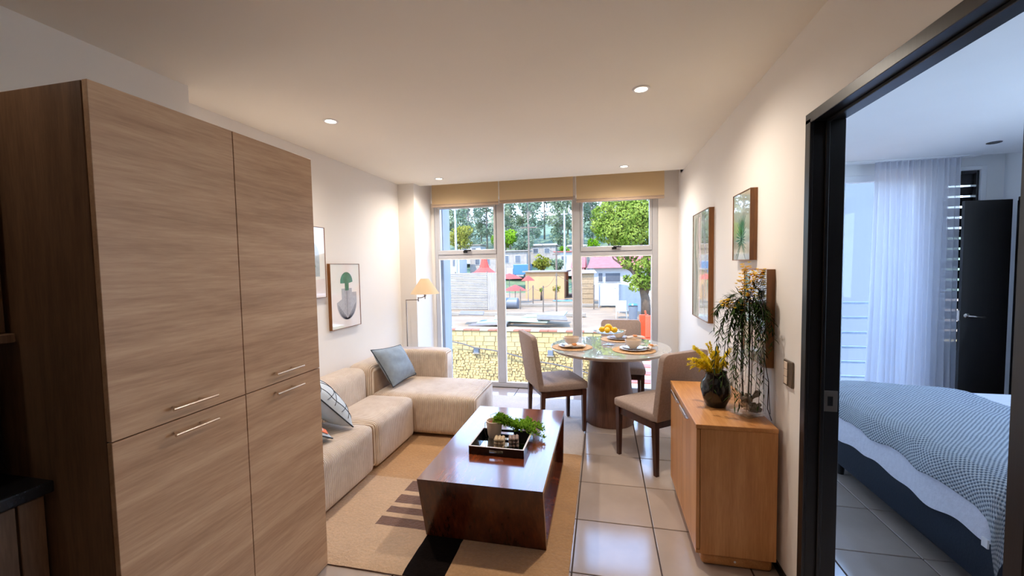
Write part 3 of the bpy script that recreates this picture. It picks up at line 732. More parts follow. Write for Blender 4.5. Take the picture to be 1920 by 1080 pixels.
for (cx, cy, rz, who, lb, nx, ny, na, sd) in (
        (-0.300, 4.075, 0.3, 'bowl nearest the first window mullion', 'cream bowl at the place nearest the sofa side', 0.03, -0.105, 0.25, 1),
        (0.285, 4.00, 0.8, 'bowl nearest the sideboard', 'cream bowl at the place nearest the sideboard', 0.155, 0.02, 1.1, 2),
        (0.175, 4.565, 1.2, 'bowl in front of the far chair', 'cream bowl at the place in front of the far chair', 0.16, -0.03, 0.3, 3)):
    bx, by, z, b = setting(cx, cy, rz, who, seed=sd)
    tag(b.build('soup_bowl', 'bowl', None, 'auto', (bx, by, z)), lb, 'bowl', 'cream bowls on the dining table')
    Mn = Matrix.Rotation(na, 4, 'Z')
    n = thing('napkin', 'folded linen napkin beside the %s' % lb.replace('cream ', ''), 'napkin', (cx+nx, cy+ny, ZD+0.030), na, 'linen napkins')
    rn = random.Random(sd)
    def nf(u, v, s=1):
        x = (u-0.5)*0.19; sp = 0.028+0.035*abs(2*u-1)**1.3; a = PI*v
        return (x, math.cos(a)*sp*0.62, 0.002+s*0.018*math.sin(a)*(0.7+0.3*math.cos(x*20))+0.003*math.sin(v*14+u*5))
    B().grid(lambda u, v: nf(u, v), 16, 14).grid(lambda u, v: (nf(u, v)[0], nf(u, v)[1]*0.9, 0.0005), 16, 14, flip=True).build('cloth', 'napkin', n, True)
    B().lathe([(0.020, -0.009), (0.026, -0.004), (0.026, 0.004), (0.020, 0.009), (0.017, 0), (0.020, -0.009)], 20, (0, 0, 0.018), Matrix.Translation((0.0, 0, 0.0)) @ Matrix.Rotation(0.0, 4, 'Y')).build('napkin_ring', 'ring', n, True, (0.0, 0.0, 0.016) if False else None)
# glass cake stand with lemons
cs = thing('cake_stand', 'clear glass footed stand holding lemons at the middle of the table', 'stand', (0.056, 4.235, ZD))
B().lathe([(0, 0.001), (0.060, 0.001), (0.062, 0.004), (0.03, 0.010), (0.010, 0.016)], 40).build('foot', 'clear', cs, True)
B().lathe([(0.009, 0.0165), (0.007, 0.04), (0.0075, 0.09), (0.012, 0.118)], 20).build('stem', 'clear', cs, True)
B().lathe([(0, 0.1185), (0.03, 0.1185), (0.12, 0.130), (0.152, 0.142), (0.154, 0.145), (0.12, 0.134), (0.03, 0.1225), (0, 0.1225)], 56).build('dish', 'clear', cs, True)
for k, (lx, ly, lz, a, lb) in enumerate(((-0.062, 0.00, 0.158, 0.3, 'lemon at the sofa side of the glass stand'), (-0.012, -0.052, 0.158, 1.4, 'lemon at the near rim of the glass stand'),
                                         (0.058, -0.025, 0.158, 0.6, 'lemon at the sideboard side of the glass stand'), (0.018, 0.055, 0.158, 2.2, 'lemon at the window side of the glass stand'), (-0.002, 0.004, 0.186, 0.1, 'topmost lemon in the middle of the glass stand'))):
    b = B(); M_ = Matrix.Rotation(a, 4, 'Z') @ Matrix.Rotation(0.15, 4, 'X')
    b.ball((0, 0, 0), 0.029, 18, 14, (1.22, 1, 1), M_)
    for i, v in enumerate(b.v):
        q = M_.inverted() @ Vector(v)
        if abs(q.x) > 0.029: q.y *= 0.62; q.z *= 0.62; q.x *= 1.10; b.v[i] = tuple(M_ @ q)
    tag(b.build('lemon', 'lemon', None, True, (0.056+lx, 4.235+ly, ZD+lz)), lb, 'lemon', 'lemons on the glass stand')

# ---------------------------------------------------------------- dining chairs (front is +Y)
def make_chair(label):
    t = thing('dining_chair', label, 'chair', group='taupe dining chairs around the round table')
    soft(B(), -0.23, 0.23, -0.225, 0.235, 0.405, 0.478, 0.022, 0.006).build('seat', 'chairfab', t, True)
    b = B().box(-0.205, 0.205, 0.175, 0.197, 0.345, 0.404).box(-0.205, 0.205, -0.197, -0.175, 0.345, 0.404).box(-0.205, -0.183, -0.175, 0.175, 0.345, 0.404).box(0.183, 0.205, -0.175, 0.175, 0.345, 0.404)
    b.build('apron', 'chairwood', t)
    for sx in (-1, 1):
        for sy in (-1, 1):
            l = B(); a, c = 0.0205, 0.014; x, y = sx*0.2, sy*0.2; yy = y - (0.012 if sy < 0 else 0)
            vs = [(x-a, y-a, .4035), (x+a, y-a, .4035), (x+a, y+a, .4035), (x-a, y+a, .4035), (x-c, yy-c, 0.001), (x+c, yy-c, 0.001), (x+c, yy+c, 0.001), (x-c, yy+c, 0.001)]
            l.put(vs, [(0, 1, 2, 3), (7, 6, 5, 4), (0, 4, 5, 1), (1, 5, 6, 2), (2, 6, 7, 3), (3, 7, 4, 0)]); l.build('leg', 'chairwood', t)
    # backrest: rounded-top slab leaning back
    W, H0, H1, R, T = 0.225, 0.415, 0.925, 0.045, 0.052
    out = [(-W, H0), (W, H0)]
    out += [(W-R+R*math.cos(a*PI/12), H1-R+R*math.sin(a*PI/12)) for a in range(0, 7)]
    out += [(-W+R-R*math.sin(a*PI/12), H1-R+R*math.cos(a*PI/12)) for a in range(0, 7)]
    bm = bmesh.new()
    vs = [bm.verts.new((x, 0, z)) for x, z in out]; f = bm.faces.new(vs)
    r = bmesh.ops.extrude_face_region(bm, geom=[f]); ev = [g_ for g_ in r['geom'] if isinstance(g_, bmesh.types.BMVert)]
    bmesh.ops.translate(bm, vec=(0, -T, 0), verts=ev)
    bmesh.ops.bevel(bm, geom=bm.edges[:], offset=0.011, segments=3, profile=0.5, affect='EDGES', clamp_overlap=True)
    bmesh.ops.recalc_face_normals(bm, faces=bm.faces)
    for v in bm.verts:
        k = max(0.0, (v.co.z-H0)/(H1-H0)); v.co.y += -0.212+0.022 - 0.075*k**1.3
    bm.verts.index_update()
    # seat is cut to start just in front of the back
    B().put([v.co[:] for v in bm.verts], [[v.index for v in f.verts] for f in bm.faces]).build('backrest', 'chairfab', t, 'auto'); bm.free()
    pts = [(W-0.001, -0.212-0.075*0, H0+0.02)] + []
    return t
chA = make_chair('taupe upholstered chair between coffee table and round table, back to the sofa')
chA.location = (-0.445, 3.915, 0.016); chA.rotation_euler = (0, 0, math.atan2(0.446, 0.895)-PI/2)
chB = copy_tree(chA); chB['label'] = 'taupe upholstered chair beside the sideboard, nearest the camera'
chB.location = (0.408, 3.403, 0.0); chB.rotation_euler = (0, 0, math.atan2(0.788, -0.616)-PI/2)
chC = copy_tree(chA); chC['label'] = 'taupe upholstered chair behind the round table, against the window'
chC.location = (0.205, 4.655, 0.0); chC.rotation_euler = (0, 0, PI)

# ---------------------------------------------------------------- sideboard
sb = thing('sideboard', 'light oak sideboard with two doors and steel tab handles by the wall', 'sideboard', (0.465, 2.205, 0))
SL, SD, SH = 0.81, 0.375, 0.75
B().rbox(-0.004, SD, -0.004, SL, SH-0.022, SH, 0.002, 1).build('top', 'sideboard', sb)
B().rbox(0.020, SD, 0, SL-0.004, 0.068, SH-0.0225, 0.002, 1).build('carcass', 'sidefront', sb)
B().rbox(0.0, 0.0195, 0, SL-0.004, 0.068, 0.088, 0.002, 1).build('lower_rail', 'sidefront', sb)
b = B(); b.rbox(0.03, SD-0.01, 0.015, SL-0.03, 0.001, 0.0675, 0.02, 4).build('plinth', 'sideboard', sb, 'auto')
B().lathe([(0, 0), (0.006, 0), (0.006, 0.001), (0, 0.001)], 12, (0, 0, 0), Matrix.Translation((0.19, 0.0148, 0.035)) @ Matrix.Rotation(PI/2, 4, 'X')).build('plug_cap', 'white', sb)
dsp = 0.395
for y0, y1, h0, h1 in ((0.002, dsp-0.0015, 0.205, 0.395), (dsp+0.0015, SL-0.006, 0.47, 0.69)):
    d = B().rbox(0.0, 0.018, y0, y1, 0.090, SH-0.026, 0.0015, 1).build('cabinet_door', 'sidefront', sb)
    h1 = min(h1, y1-0.01)
    B().rbox(-0.016, -0.0005, h0, h1, SH-0.052, SH-0.048, 0.001, 1).rbox(-0.018, -0.0145, h0, h1, SH-0.052, SH-0.028, 0.001, 1).build('handle', 'chrome', d)

# black vase with yellow fern
t = thing('black_vase', 'round black glazed vase holding yellow fern sprigs on the sideboard', 'vase', (0.632, 2.515, SH+0.0005))
prof = [(0.0, 0), (0.050, 0.0), (0.056, 0.010), (0.070, 0.05), (0.078, 0.095), (0.072, 0.14), (0.058, 0.170), (0.056, 0.190), (0.060, 0.200), (0.054, 0.200), (0.050, 0.17), (0.062, 0.13), (0.05, 0.02), (0, 0.02)]
b = B()
def vf(u, v):
    k = u*(len(prof)-1); i = min(int(k), len(prof)-2); f_ = k-i; r = prof[i][0]*(1-f_)+prof[i+1][0]*f_; z = prof[i][1]*(1-f_)+prof[i+1][1]*f_
    a = 2*PI*v
    if i < 7: r += 0.0035*max(0, math.sin(a*5+z*55))*math.sin(PI*min(1, z/0.19)) + 0.0035*max(0, math.sin(a*5-z*55))*math.sin(PI*min(1, z/0.19))
    return (r*math.cos(a), r*math.sin(a), z)
b.grid(vf, 52, 72, flip=True).build('vase_body', 'vase', t, True)
fs_ = thing('yellow_fern', 'spray of yellow-green fern sprigs standing in the black vase', 'plant', (0.632, 2.515, SH+0.022))
rn = random.Random(11)
TIPS = [(1300, 650), (1290, 675), (1312, 690), (1330, 642), (1345, 652), (1352, 672), (1318, 668), (1362, 690), (1308, 660), (1338, 660), (1296, 690), (1370, 660)]
TIPS = TIPS+[(x+rn.uniform(-9, 9), y+rn.uniform(-6, 12)) for x, y in TIPS]
for k, (tx, ty) in enumerate(TIPS):
    T = at_y(tx, ty, 2.515+rn.uniform(-0.07, 0.10)) - Vector((0.632, 2.515, SH+0.022))
    st_ = Vector((rn.uniform(-.02, .02), rn.uniform(-.02, .02), 0.0)); md = Vector((T.x*0.25, T.y*0.25, 0.185))
    pts = [st_, md*0.5+st_*.5, md]+[md.lerp(T, q)+Vector((0, 0, 0.02*math.sin(q*PI))) for q in (0.3, 0.6, 0.85, 1)]
    b = B().tube(pts, [0.0018]*5+[0.001, 0.0005], 4)
    for i in range(120):
        q = i/119; p = md.lerp(T, 0.02+0.98*q)+Vector((0, 0, 0.02*math.sin(q*PI))); ax = (T-md).normalized()
        d, a1, a2 = frame_from(ax); an = rn.uniform(0, 2*PI)
        leaf(b, p, ax*0.9+a1*math.cos(an)+a2*math.sin(an), 0.024*(1-0.6*q)+0.005, 0.0055, bend=0.2)
    b.build('sprig', 'fern', fs_)

# tall glass vase with draping branches
vc = Vector((0.762, 2.405, SH+0.0005)); vr = math.atan2(2.299-2.413, 0.747-0.674)
gv = thing('glass_vase', 'tall square clear glass vase with twisted roots inside on the sideboard', 'vase', vc, vr)
h = 0.064; H = 0.36; k = 0.005
for M_ in (0, 1, 2, 3):
    R_ = Matrix.Rotation(M_*PI/2, 4, 'Z')
    B().box(-h, h-k, -h, -h+k, 0.0125, H, R_).build('glass_wall', 'clear', gv)
B().rbox(-h, h, -h, h, 0, 0.012, 0.002, 1).build('glass_base', 'clear', gv)
b = B()
rn = random.Random(5)
for i in range(16):
    p = Vector((rn.uniform(-.03, .03), rn.uniform(-.03, .03), rn.uniform(0.03, 0.075))); pts = [p]
    d = Vector((rn.uniform(-1, 1), rn.uniform(-1, 1), rn.uniform(-.4, .8))).normalized()
    for s_ in range(7):
        d = (d+Vector((rn.uniform(-.9, .9), rn.uniform(-.9, .9), rn.uniform(-.7, .7)))).normalized(); q = pts[-1]+d*0.02
        q.x = max(-.045, min(.045, q.x)); q.y = max(-.045, min(.045, q.y)); q.z = max(.026, min(.125, q.z)); pts.append(q)
    b.tube(pts, [0.009, 0.011, 0.010, 0.009, 0.011, 0.008, 0.006, 0.003], 8)
tag(b.build('twisted_root', 'rock', None, True, vc, (0, 0, vr)), 'brown twisted root pieces lying inside the glass vase', 'root')
br = thing('leafy_branches', 'dark narrow-leaved branches with yellow flower heads drooping over the glass vase', 'plant', vc)
rn = random.Random(21)
stems = B(); lv = B(); fl_ = B()
def path(p0, p1, p2, n=10):
    return [p0.lerp(p1, i/n).lerp(p1.lerp(p2, i/n), i/n) for i in range(n+1)]
def wleaf(pts, n, L=0.045, start=0.1):
    for i in range(n):
        q = start+(1-start)*i/n; kk = q*(len(pts)-1); a = min(int(kk), len(pts)-2); p = pts[a].lerp(pts[a+1], kk-a); dr = (pts[a+1]-pts[a]).normalized()
        d, a1, a2 = frame_from(dr); an = rn.uniform(0, 2*PI)
        leaf(lv, p, dr*0.8+a1*math.cos(an)*0.9+a2*math.sin(an)*0.9+Vector((0, 0, -0.15)), L*rn.uniform(0.7, 1.2), L*0.13, bend=0.1)
base = Vector((0, 0, 0.05))
crown = Vector((-0.01, -0.02, 0.62))
for i in range(6):
    o_ = Vector((rn.uniform(-.04, .04), rn.uniform(-.04, .04), 0)); stems.tube(path(base+o_*.6, Vector((o_.x, o_.y, .3)), crown+o_*0.8, 8), 0.0028, 5)
# drooping sprays, each ends at a point read in front of or beside the vase
def clampx(p):
    if vc.x+p.x > XR-0.02: p.x = XR-0.02-vc.x
    return p
for i in range(38):
    a = rn.uniform(0, 2*PI); r_ = rn.uniform(0.06, 0.17); zd = rn.uniform(-0.02, 0.42)
    s0 = crown+Vector((rn.uniform(-.03, .03), rn.uniform(-.03, .03), rn.uniform(-.10, .06)))
    e = clampx(Vector((math.cos(a)*r_-0.03, math.sin(a)*r_-0.03, zd+0.05))); m = clampx(Vector((math.cos(a)*r_*1.2, math.sin(a)*r_*1.2, 0.64+rn.uniform(-.04, .08))))
    pts = [clampx(p) for p in path(s0, m, e, 12)]
    pts = [Vector((p.x, p.y, max(p.z, 0.03))) for p in pts]
    stems.tube(pts, 0.0012, 4); wleaf(pts, 26, 0.046, 0.25)
for (tx, ty, Yt) in ((1458, 601, 2.38), (1358, 575, 2.42), (1340, 588, 2.45), (1432, 560, 2.42), (1375, 585, 2.35), (1450, 640, 2.36), (1365, 640, 2.36), (1380, 700, 2.33), (1372, 745, 2.32), (1385, 770, 2.33)):
    e = at_y(tx, ty, Yt)-vc; e = clampx(e); e.z = max(e.z, .02)
    pts = [clampx(p) for p in path(crown, Vector((e.x*0.7, e.y*0.7, max(e.z+0.12, .6))), e, 12)]
    stems.tube(pts, 0.0012, 4); wleaf(pts, 46, 0.052, 0.2)
# flowers
for (tx, ty) in ((1395, 508), (1407, 516), (1420, 518), (1433, 520), (1388, 525), (1400, 535), (1415, 535), (1428, 512), (1437, 530), (1392, 545), (1405, 548), (1422, 556), (1360, 568), (1400, 567), (1368, 573), (1384, 575), (1398, 500), (1412, 527)):
    e = clampx(at_y(tx, ty, 2.40+rn.uniform(-.05, .03))-vc)
    pts = path(crown, crown.lerp(e, .5)+Vector((0, 0, .03)), e, 6); stems.tube(pts, 0.0012, 4)
    wleaf(pts, 5, 0.03, 0.3)
    for q in range(14):
        c = clampx(e+Vector((rn.uniform(-.02, .02), rn.uniform(-.02, .02), rn.uniform(-.022, .022))))
        for w_ in range(5):
            an = w_*2*PI/5; leaf(fl_, c, Vector((math.cos(an), math.sin(an), 0.5)), 0.014, 0.011, bend=0.2)
stems.tube([Vector((0.05, -0.07, 0.35)), Vector((0.075, -.075, 0.2)), Vector((0.07, -0.08, 0.06)), Vector((0.083, -0.10, 0.004))], 0.0022, 5).tube([Vector((0.05, -0.07, 0.35)), Vector((0.07, -.09, 0.2)), Vector((0.078, -0.08, 0.09)), Vector((0.085, -0.075, 0.03))], 0.0018, 5)
stems.build('branch_stems', 'vine', br, True)
lv.build('narrow_leaves', 'willow', br, kind='stuff')
fl_.build('flower_heads', 'petal', br, kind='stuff')

# ---------------------------------------------------------------- pictures
def picture(label, wall_x, front_x, y0, y1, z0, z1, mat, art=None, fw=0.004):
    t = thing('framed_picture', label, 'picture', (wall_x, (y0+y1)/2, (z0+z1)/2))
    s = 1 if front_x > wall_x else -1; d = abs(front_x-wall_x); hy, hz_ = (y1-y0)/2, (z1-z0)/2
    b = B(); g_ = 0.001
    X = lambda a, c: (min(s*a, s*c), max(s*a, s*c))
    for (ya, yb_, za, zb) in ((-hy, hy, -hz_, -hz_+fw), (-hy, hy, hz_-fw, hz_), (-hy, -hy+fw, -hz_+fw, hz_-fw), (hy-fw, hy, -hz_+fw, hz_-fw)):
        b.box(*X(g_, d), ya, yb_, za, zb)
    b.build('frame', 'frame', t)
    B().box(*X(g_, d-0.004), -hy+fw+.0003, hy-fw-.0003, -hz_+fw+.0003, hz_-fw-.0003).build('print', mat, t)
    if art: art(t, s, d-0.0038, hy-fw, hz_-fw)
    return t
def poly(t, name, mat, s, d, pts, lift=0.0006):
    n = len(pts); vs = [(s*(d), y, z) for y, z in pts]+[(s*(d+lift), y, z) for y, z in pts]
    B().put(vs, [tuple(range(n)), tuple(reversed(range(n, 2*n)))]+[(i, (i+1) % n, (i+1) % n+n, i+n) for i in range(n)]).build(name, mat, t)
def arc_pts(cy, cz, ry, rz_, a0, a1, n=20): return [(cy+ry*math.cos(a0+(a1-a0)*i/n), cz+rz_*math.sin(a0+(a1-a0)*i/n)) for i in range(n+1)]
def art_cactus(t, s, d, hy, hz_):
    cy = 0.012
    poly(t, 'print_bowl', 'ink_grey', s, d, arc_pts(cy, -0.06, 0.155, 0.17, PI, 2*PI, 28) + [(cy+0.155, 0.03), (cy+0.08, 0.03), (cy+.08, 0.07), (cy-0.08, 0.07), (cy-0.08, -0.03), (cy-0.155, -0.06)])
    poly(t, 'print_arch', 'ink_green', s, d+0.0007, arc_pts(cy, 0.13, 0.095, 0.095, 0, PI, 24) + [(cy-0.095, 0.12), (cy-0.028, 0.12), (cy-0.025, 0.05), (cy+0.03, 0.05), (cy+0.033, 0.12)])
    for q in range(11):
        r = 0.018+q*0.0118; o_ = arc_pts(cy, -0.215+r, r, r*1.08, PI*1.0, 2*PI, 18); i_ = list(reversed(arc_pts(cy, -0.215+r, r-0.0035, r*1.08-0.0035, PI, 2*PI, 18)))
        poly(t, 'print_arc', 'ink_dark', s, d+0.0009, o_+i_, 0.0003)
    poly(t, 'print_stalk', 'ink_dark', s, d+0.0009, [(cy-0.001, -0.19), (cy+.001, -0.19), (cy+.001, 0.05), (cy-.001, 0.05)], 0.0003)
def art_arch(t, s, d, hy, hz_):
    poly(t, 'print_arch', 'ink_grey', s, d, arc_pts(0.05, 0.05, 0.10, 0.13, 0, PI, 24)+[(-0.05, -0.12), (0.15, -0.12)], 0.0005)
    poly(t, 'print_arch', 'ink_green', s, d+0.0007, arc_pts(0.05, -0.04, 0.05, 0.05, 0, PI, 16), 0.0003)
    poly(t, 'print_band', 'ink_pink', s, d+0.0003, [(-hy+.01, -hz_+.01), (hy-.01, -hz_+.01), (hy-.01, -0.14), (-hy+.01, -0.17)], 0.0003)
def art_leaves(t, s, d, hy, hz_):
    b = B(); rn = random.Random(2)
    for q in range(26):
        a = -0.25*PI+PI*1.5*q/25; L = min(hy, hz_)*rn.uniform(0.6, 0.95)
        p0 = Vector((s*(d+0.0003), -0.02*math.cos(a), -hz_*0.4)); p1 = p0+Vector((0, L*math.cos(a), L*math.sin(a)*1.3)); w_ = Vector((0, -math.sin(a), math.cos(a)))*0.006
        m_ = p0.lerp(p1, .6); b.put([p0, m_+w_, p1, m_-w_], [(0, 1, 2, 3)])
    b.build('print_fronds', 'ink_green', t)
def art_wave(t, s, d, hy, hz_):
    for q in range(3):
        y = -hy*0.6+q*hy*0.55
        L_ = [(y+0.03*math.sin(i*0.5+q), -hz_*0.92+i/16*hz_*1.84) for i in range(17)]
        poly(t, 'print_band', ('ink_grey', 'ink_pink', 'ink_green')[q], s, d, L_+[(a+0.05+.02*math.sin(z*5), z) for a, z in reversed(L_)], 0.0003)
picture('framed print of a green arch over a striped bowl above the sofa', XL, -2.388, 3.245, 3.700, 1.013, 1.622, 'paper', art_cactus)
picture('framed arch print half hidden by the tall cabinet on the sofa wall', XL, -2.388, 2.735, 3.190, 1.325, 1.938, 'paper', art_arch)
picture('tall glazed picture hung nearest the window above the dining chair', XR, 0.825, 3.535, 4.13, 1.085, 2.012, 'paper2', art_wave)
picture('small glazed leaf picture hung highest above the branches', XR, 0.825, 2.600, 2.920, 1.583, 1.995, 'paper2', art_leaves)
picture('glazed picture mostly hidden behind the drooping branches', XR, 0.825, 2.340, 2.690, 1.02, 1.532, 'paper2', art_wave)

# light switch
t = thing('light_switch', 'bronze light switch plate with three pale rockers beside the door frame', 'switch', (XR, 2.158, 1.04))
B().rbox(-0.010, -0.0005, -0.046, 0.046, -0.062, 0.062, 0.003, 2).build('plate', 'switch', t)
for z in (0.036, 0.0, -0.036): B().rbox(-0.0145, -0.0105, -0.005, 0.030, z-0.017, z+0.017, 0.002, 2).build('rocker', 'rocker', t)

# ---------------------------------------------------------------- bedroom
w2 = newel('window_2')
def bar2(n, x0, x1, z0, z1, m='white', y0=FY0, y1=FY1): return B().rbox(x0, x1, y0, y1, z0, z1, 0.004, 1).build(n, m, w2)
bar2('frame_head', 1.35, 3.24, 2.40, 2.47); bar2('frame_sill', 1.35, 3.24, 0.0, 0.06); bar2('frame_jamb', 1.35, 1.40, 0.06, 2.40); bar2('frame_jamb', 3.19, 3.24, 0.06, 2.40)
bar2('mullion', 2.535, 2.55, 0.06, 2.40, 'rail')
for x0, x1 in ((1.40, 2.535), (2.55, 3.19)): B().box(x0, x1, FY0+0.03, FY0+0.036, 0.06, 2.40).build('pane', 'glass', w2)
t = thing('balcony_railing', 'pale horizontal bar railing outside the bedroom window', 'railing', (2.3, 5.42, 0))
for k, z in enumerate((1.083, 0.912, 0.74, 0.57, 0.398, 0.226)):
    B().rbox(-1.0, 1.0, -0.012, 0.012, z-0.014, z+0.014, 0.003, 1).build('rail_bar', 'rail', t)
for x in (-0.98, 0.98): B().rbox(x-0.02, x+0.02, -0.035, -0.0125, -0.1, 1.11, 0.003, 1).build('post', 'rail', t)
tag(B().box(3.7, 5.3, 8.2, 8.4, -6.0, 3.6).build('added_grey_wall', 'greywall'), 'flat grey-blue wall added beyond the railing behind the bedroom pane', 'wall', kind='structure')  # wall added to fill the bedroom pane with flat grey
# louvred side window
w3 = newel('window_3')
for a in ((3.44, 3.462, .62, 2.46), (3.698, 3.72, .62, 2.46)): B().rbox(a[0], a[1], FY0, FY1, a[2], a[3], .003, 1).build('frame_jamb', 'black', w3)
B().rbox(3.462, 3.698, FY0, FY1, 2.43, 2.46, .003, 1).build('frame_head', 'black', w3)
B().rbox(3.462, 3.698, FY0, FY1, .62, .65, .003, 1).build('frame_sill', 'black', w3)
B().rbox(3.722, 3.765, YW-0.02, YW-0.001, .58, 2.50, .003, 1).rbox(3.40, 3.721, YW-0.02, YW-0.001, 2.462, 2.50, .003, 1).build('casing', 'white', w3)
Ml = None
for k in range(16):
    z = 2.26-0.1065*k
    M_ = Matrix.Translation((3.58, YW+0.045, z)) @ Matrix.Rotation(math.radians(12), 4, 'X')
    B().rbox(-0.117, 0.117, -0.004, 0.004, -0.043, 0.043, 0.001, 1, M_).build('louvre_blade', 'louver', w3)
B().box(3.463, 3.697, FY0+.03, FY0+.036, 2.32, 2.43).build('pane', 'louver', w3)
w4 = newel('added_window')  # unseen window added to let more daylight into the bedroom
for a in ((0.9, 0.95, .9, 2.4), (3.25, 3.3, .9, 2.4), (2.07, 2.13, .95, 2.35), (0.95, 3.25, .9, .95), (0.95, 3.25, 2.35, 2.4)): B().rbox(3.98, 4.04, a[0], a[1], a[2], a[3], .003, 1).build('frame_bar', 'white', w4)
for a in ((0.95, 2.07), (2.13, 3.25)): B().box(4.005, 4.011, a[0], a[1], .95, 2.35).build('pane', 'glass', w4)
# curtain
cu = thing('sheer_curtain', 'floor length white sheer curtain with pinch pleats in the bedroom', 'curtain', (3.1, 4.98, 0))
def cf(u, v):
    x0, x1 = 2.735-3.1+ (-0.035)*(1-v)**1.5, 3.475-3.1+0.02*(1-v)
    x = x0+(x1-x0)*u; ph = u*2*PI*15+1.2*noise.noise(Vector((u*7, v*1.2, 0)))*(1-v)*2
    amp = 0.014+0.016*(1-v)
    return (x+0.005*math.sin(ph*0.5+v*2), 0.0+amp*math.sin(ph)+0.012*math.sin(u*19+v*1.5)*(1-v), 0.01+v*2.56)
B().grid(cf, 260, 24).build('curtain_cloth', 'curtain', cu, True)
def hem(u, v):
    x, y, z = cf(u, 0.97+0.03*v); return (x, y-0.003-0.004*math.sin(u*2*PI*30), z+0.001)
B().grid(hem, 260, 2).build('pleat_tape', 'curtain', cu, True)
tag(B().rbox(1.3, 3.6, 4.93, 5.03, ZC-0.014, ZC-0.001, 0.002, 1).build('curtain_track', 'white'), 'slim white curtain track on the bedroom ceiling above the sheer', 'track')
# narrow dark door and wardrobe
t = thing('dark_cupboard_door', 'near-black narrow door leaf with lever handle standing in the bedroom corner', 'door', (3.375, 4.78, 0.0))
B().rbox(0, 0.37, 0, 0.035, 0.012, 2.118, 0.002, 1).build('door_leaf', 'door_dark', t)
hd = B().lathe([(0, 0), (0.024, 0), (0.024, 0.006), (0, 0.006)], 20, (0, 0, 0), Matrix.Translation((0.045, -0.001, 1.02)) @ Matrix.Rotation(PI/2, 4, 'X'))
hd.tube([(0.045, -0.006, 1.02), (0.045, -0.05, 1.02), (0.075, -0.055, 1.019), (0.155, -0.055, 1.008)], 0.0075, 8).build('lever_handle', 'chrome', t, True)
B().rbox(-0.012, -0.001, 0.008, 0.028, 0.97, 1.07, 0.001, 1).build('latch_plate', 'chrome', t)
t = thing('dark_wardrobe', 'near-black tall wardrobe at the edge beyond the narrow door', 'wardrobe', (3.765, 4.30, 0.0))
B().rbox(0, 0.18, 0, 0.46, 0.001, 2.135, 0.003, 1).build('carcass', 'door_dark', t)
B().rbox(-0.012, -0.0005, 0.01, 0.45, 0.03, 2.1, 0.002, 1).build('wardrobe_door', 'door_dark', t)
B().rbox(-0.004, 0.18, -0.012, -0.001, 0.03, 2.1, 0.002, 1).build('end_panel', 'door_dark', t)

# bed
bd = thing('bed', 'double bed with navy upholstered base and white quilted sheets', 'bed', (1.65, 2.10, 0))
B().rbox(0, 2.0, 0, 1.62, 0.105, 0.35, 0.015, 3).build('bed_base', 'bedbase', bd, 'auto')
for x in (0.06, 1.94):
    for y in (0.08, 1.30): B().lathe([(0, 0.001), (0.02, 0.001), (0.028, 0.104), (0, 0.104)], 14, (x, y, 0)).build('leg', 'black', bd)
soft(B(), 0.01, 1.99, 0.01, 1.61, 0.352, 0.575, 0.05, 0.015).build('mattress', 'sheet', bd, True)
def shf(u, v):   # hanging sheet round the foot side and the near side
    L1 = 1.66; L2 = 1.9; s_ = u*(L1+L2)
    hem_ = 0.325+0.012*math.sin(s_*9)+0.008*math.sin(s_*23)
    off = -0.012-(1-v)*0.012-0.006*math.sin(s_*16)*(1-v)
    z = hem_+(0.590-hem_)*v
    if v > 0.85: off += (v-0.85)/0.15*0.05
    if s_ < L1: x, y = off, 1.64-s_
    else: x, y = s_-L1, off
    q = s_-L1
    if abs(q) < 0.06:
        a = (q+0.06)/0.12*PI/2; r_ = 0.05
        x = r_-(r_-off)*math.cos(a) if True else x; y = r_-(r_-off)*math.sin(a)
    return (x, y, z)
B().grid(shf, 200, 12, flip=True).build('hanging_sheet', 'sheet', bd, True)
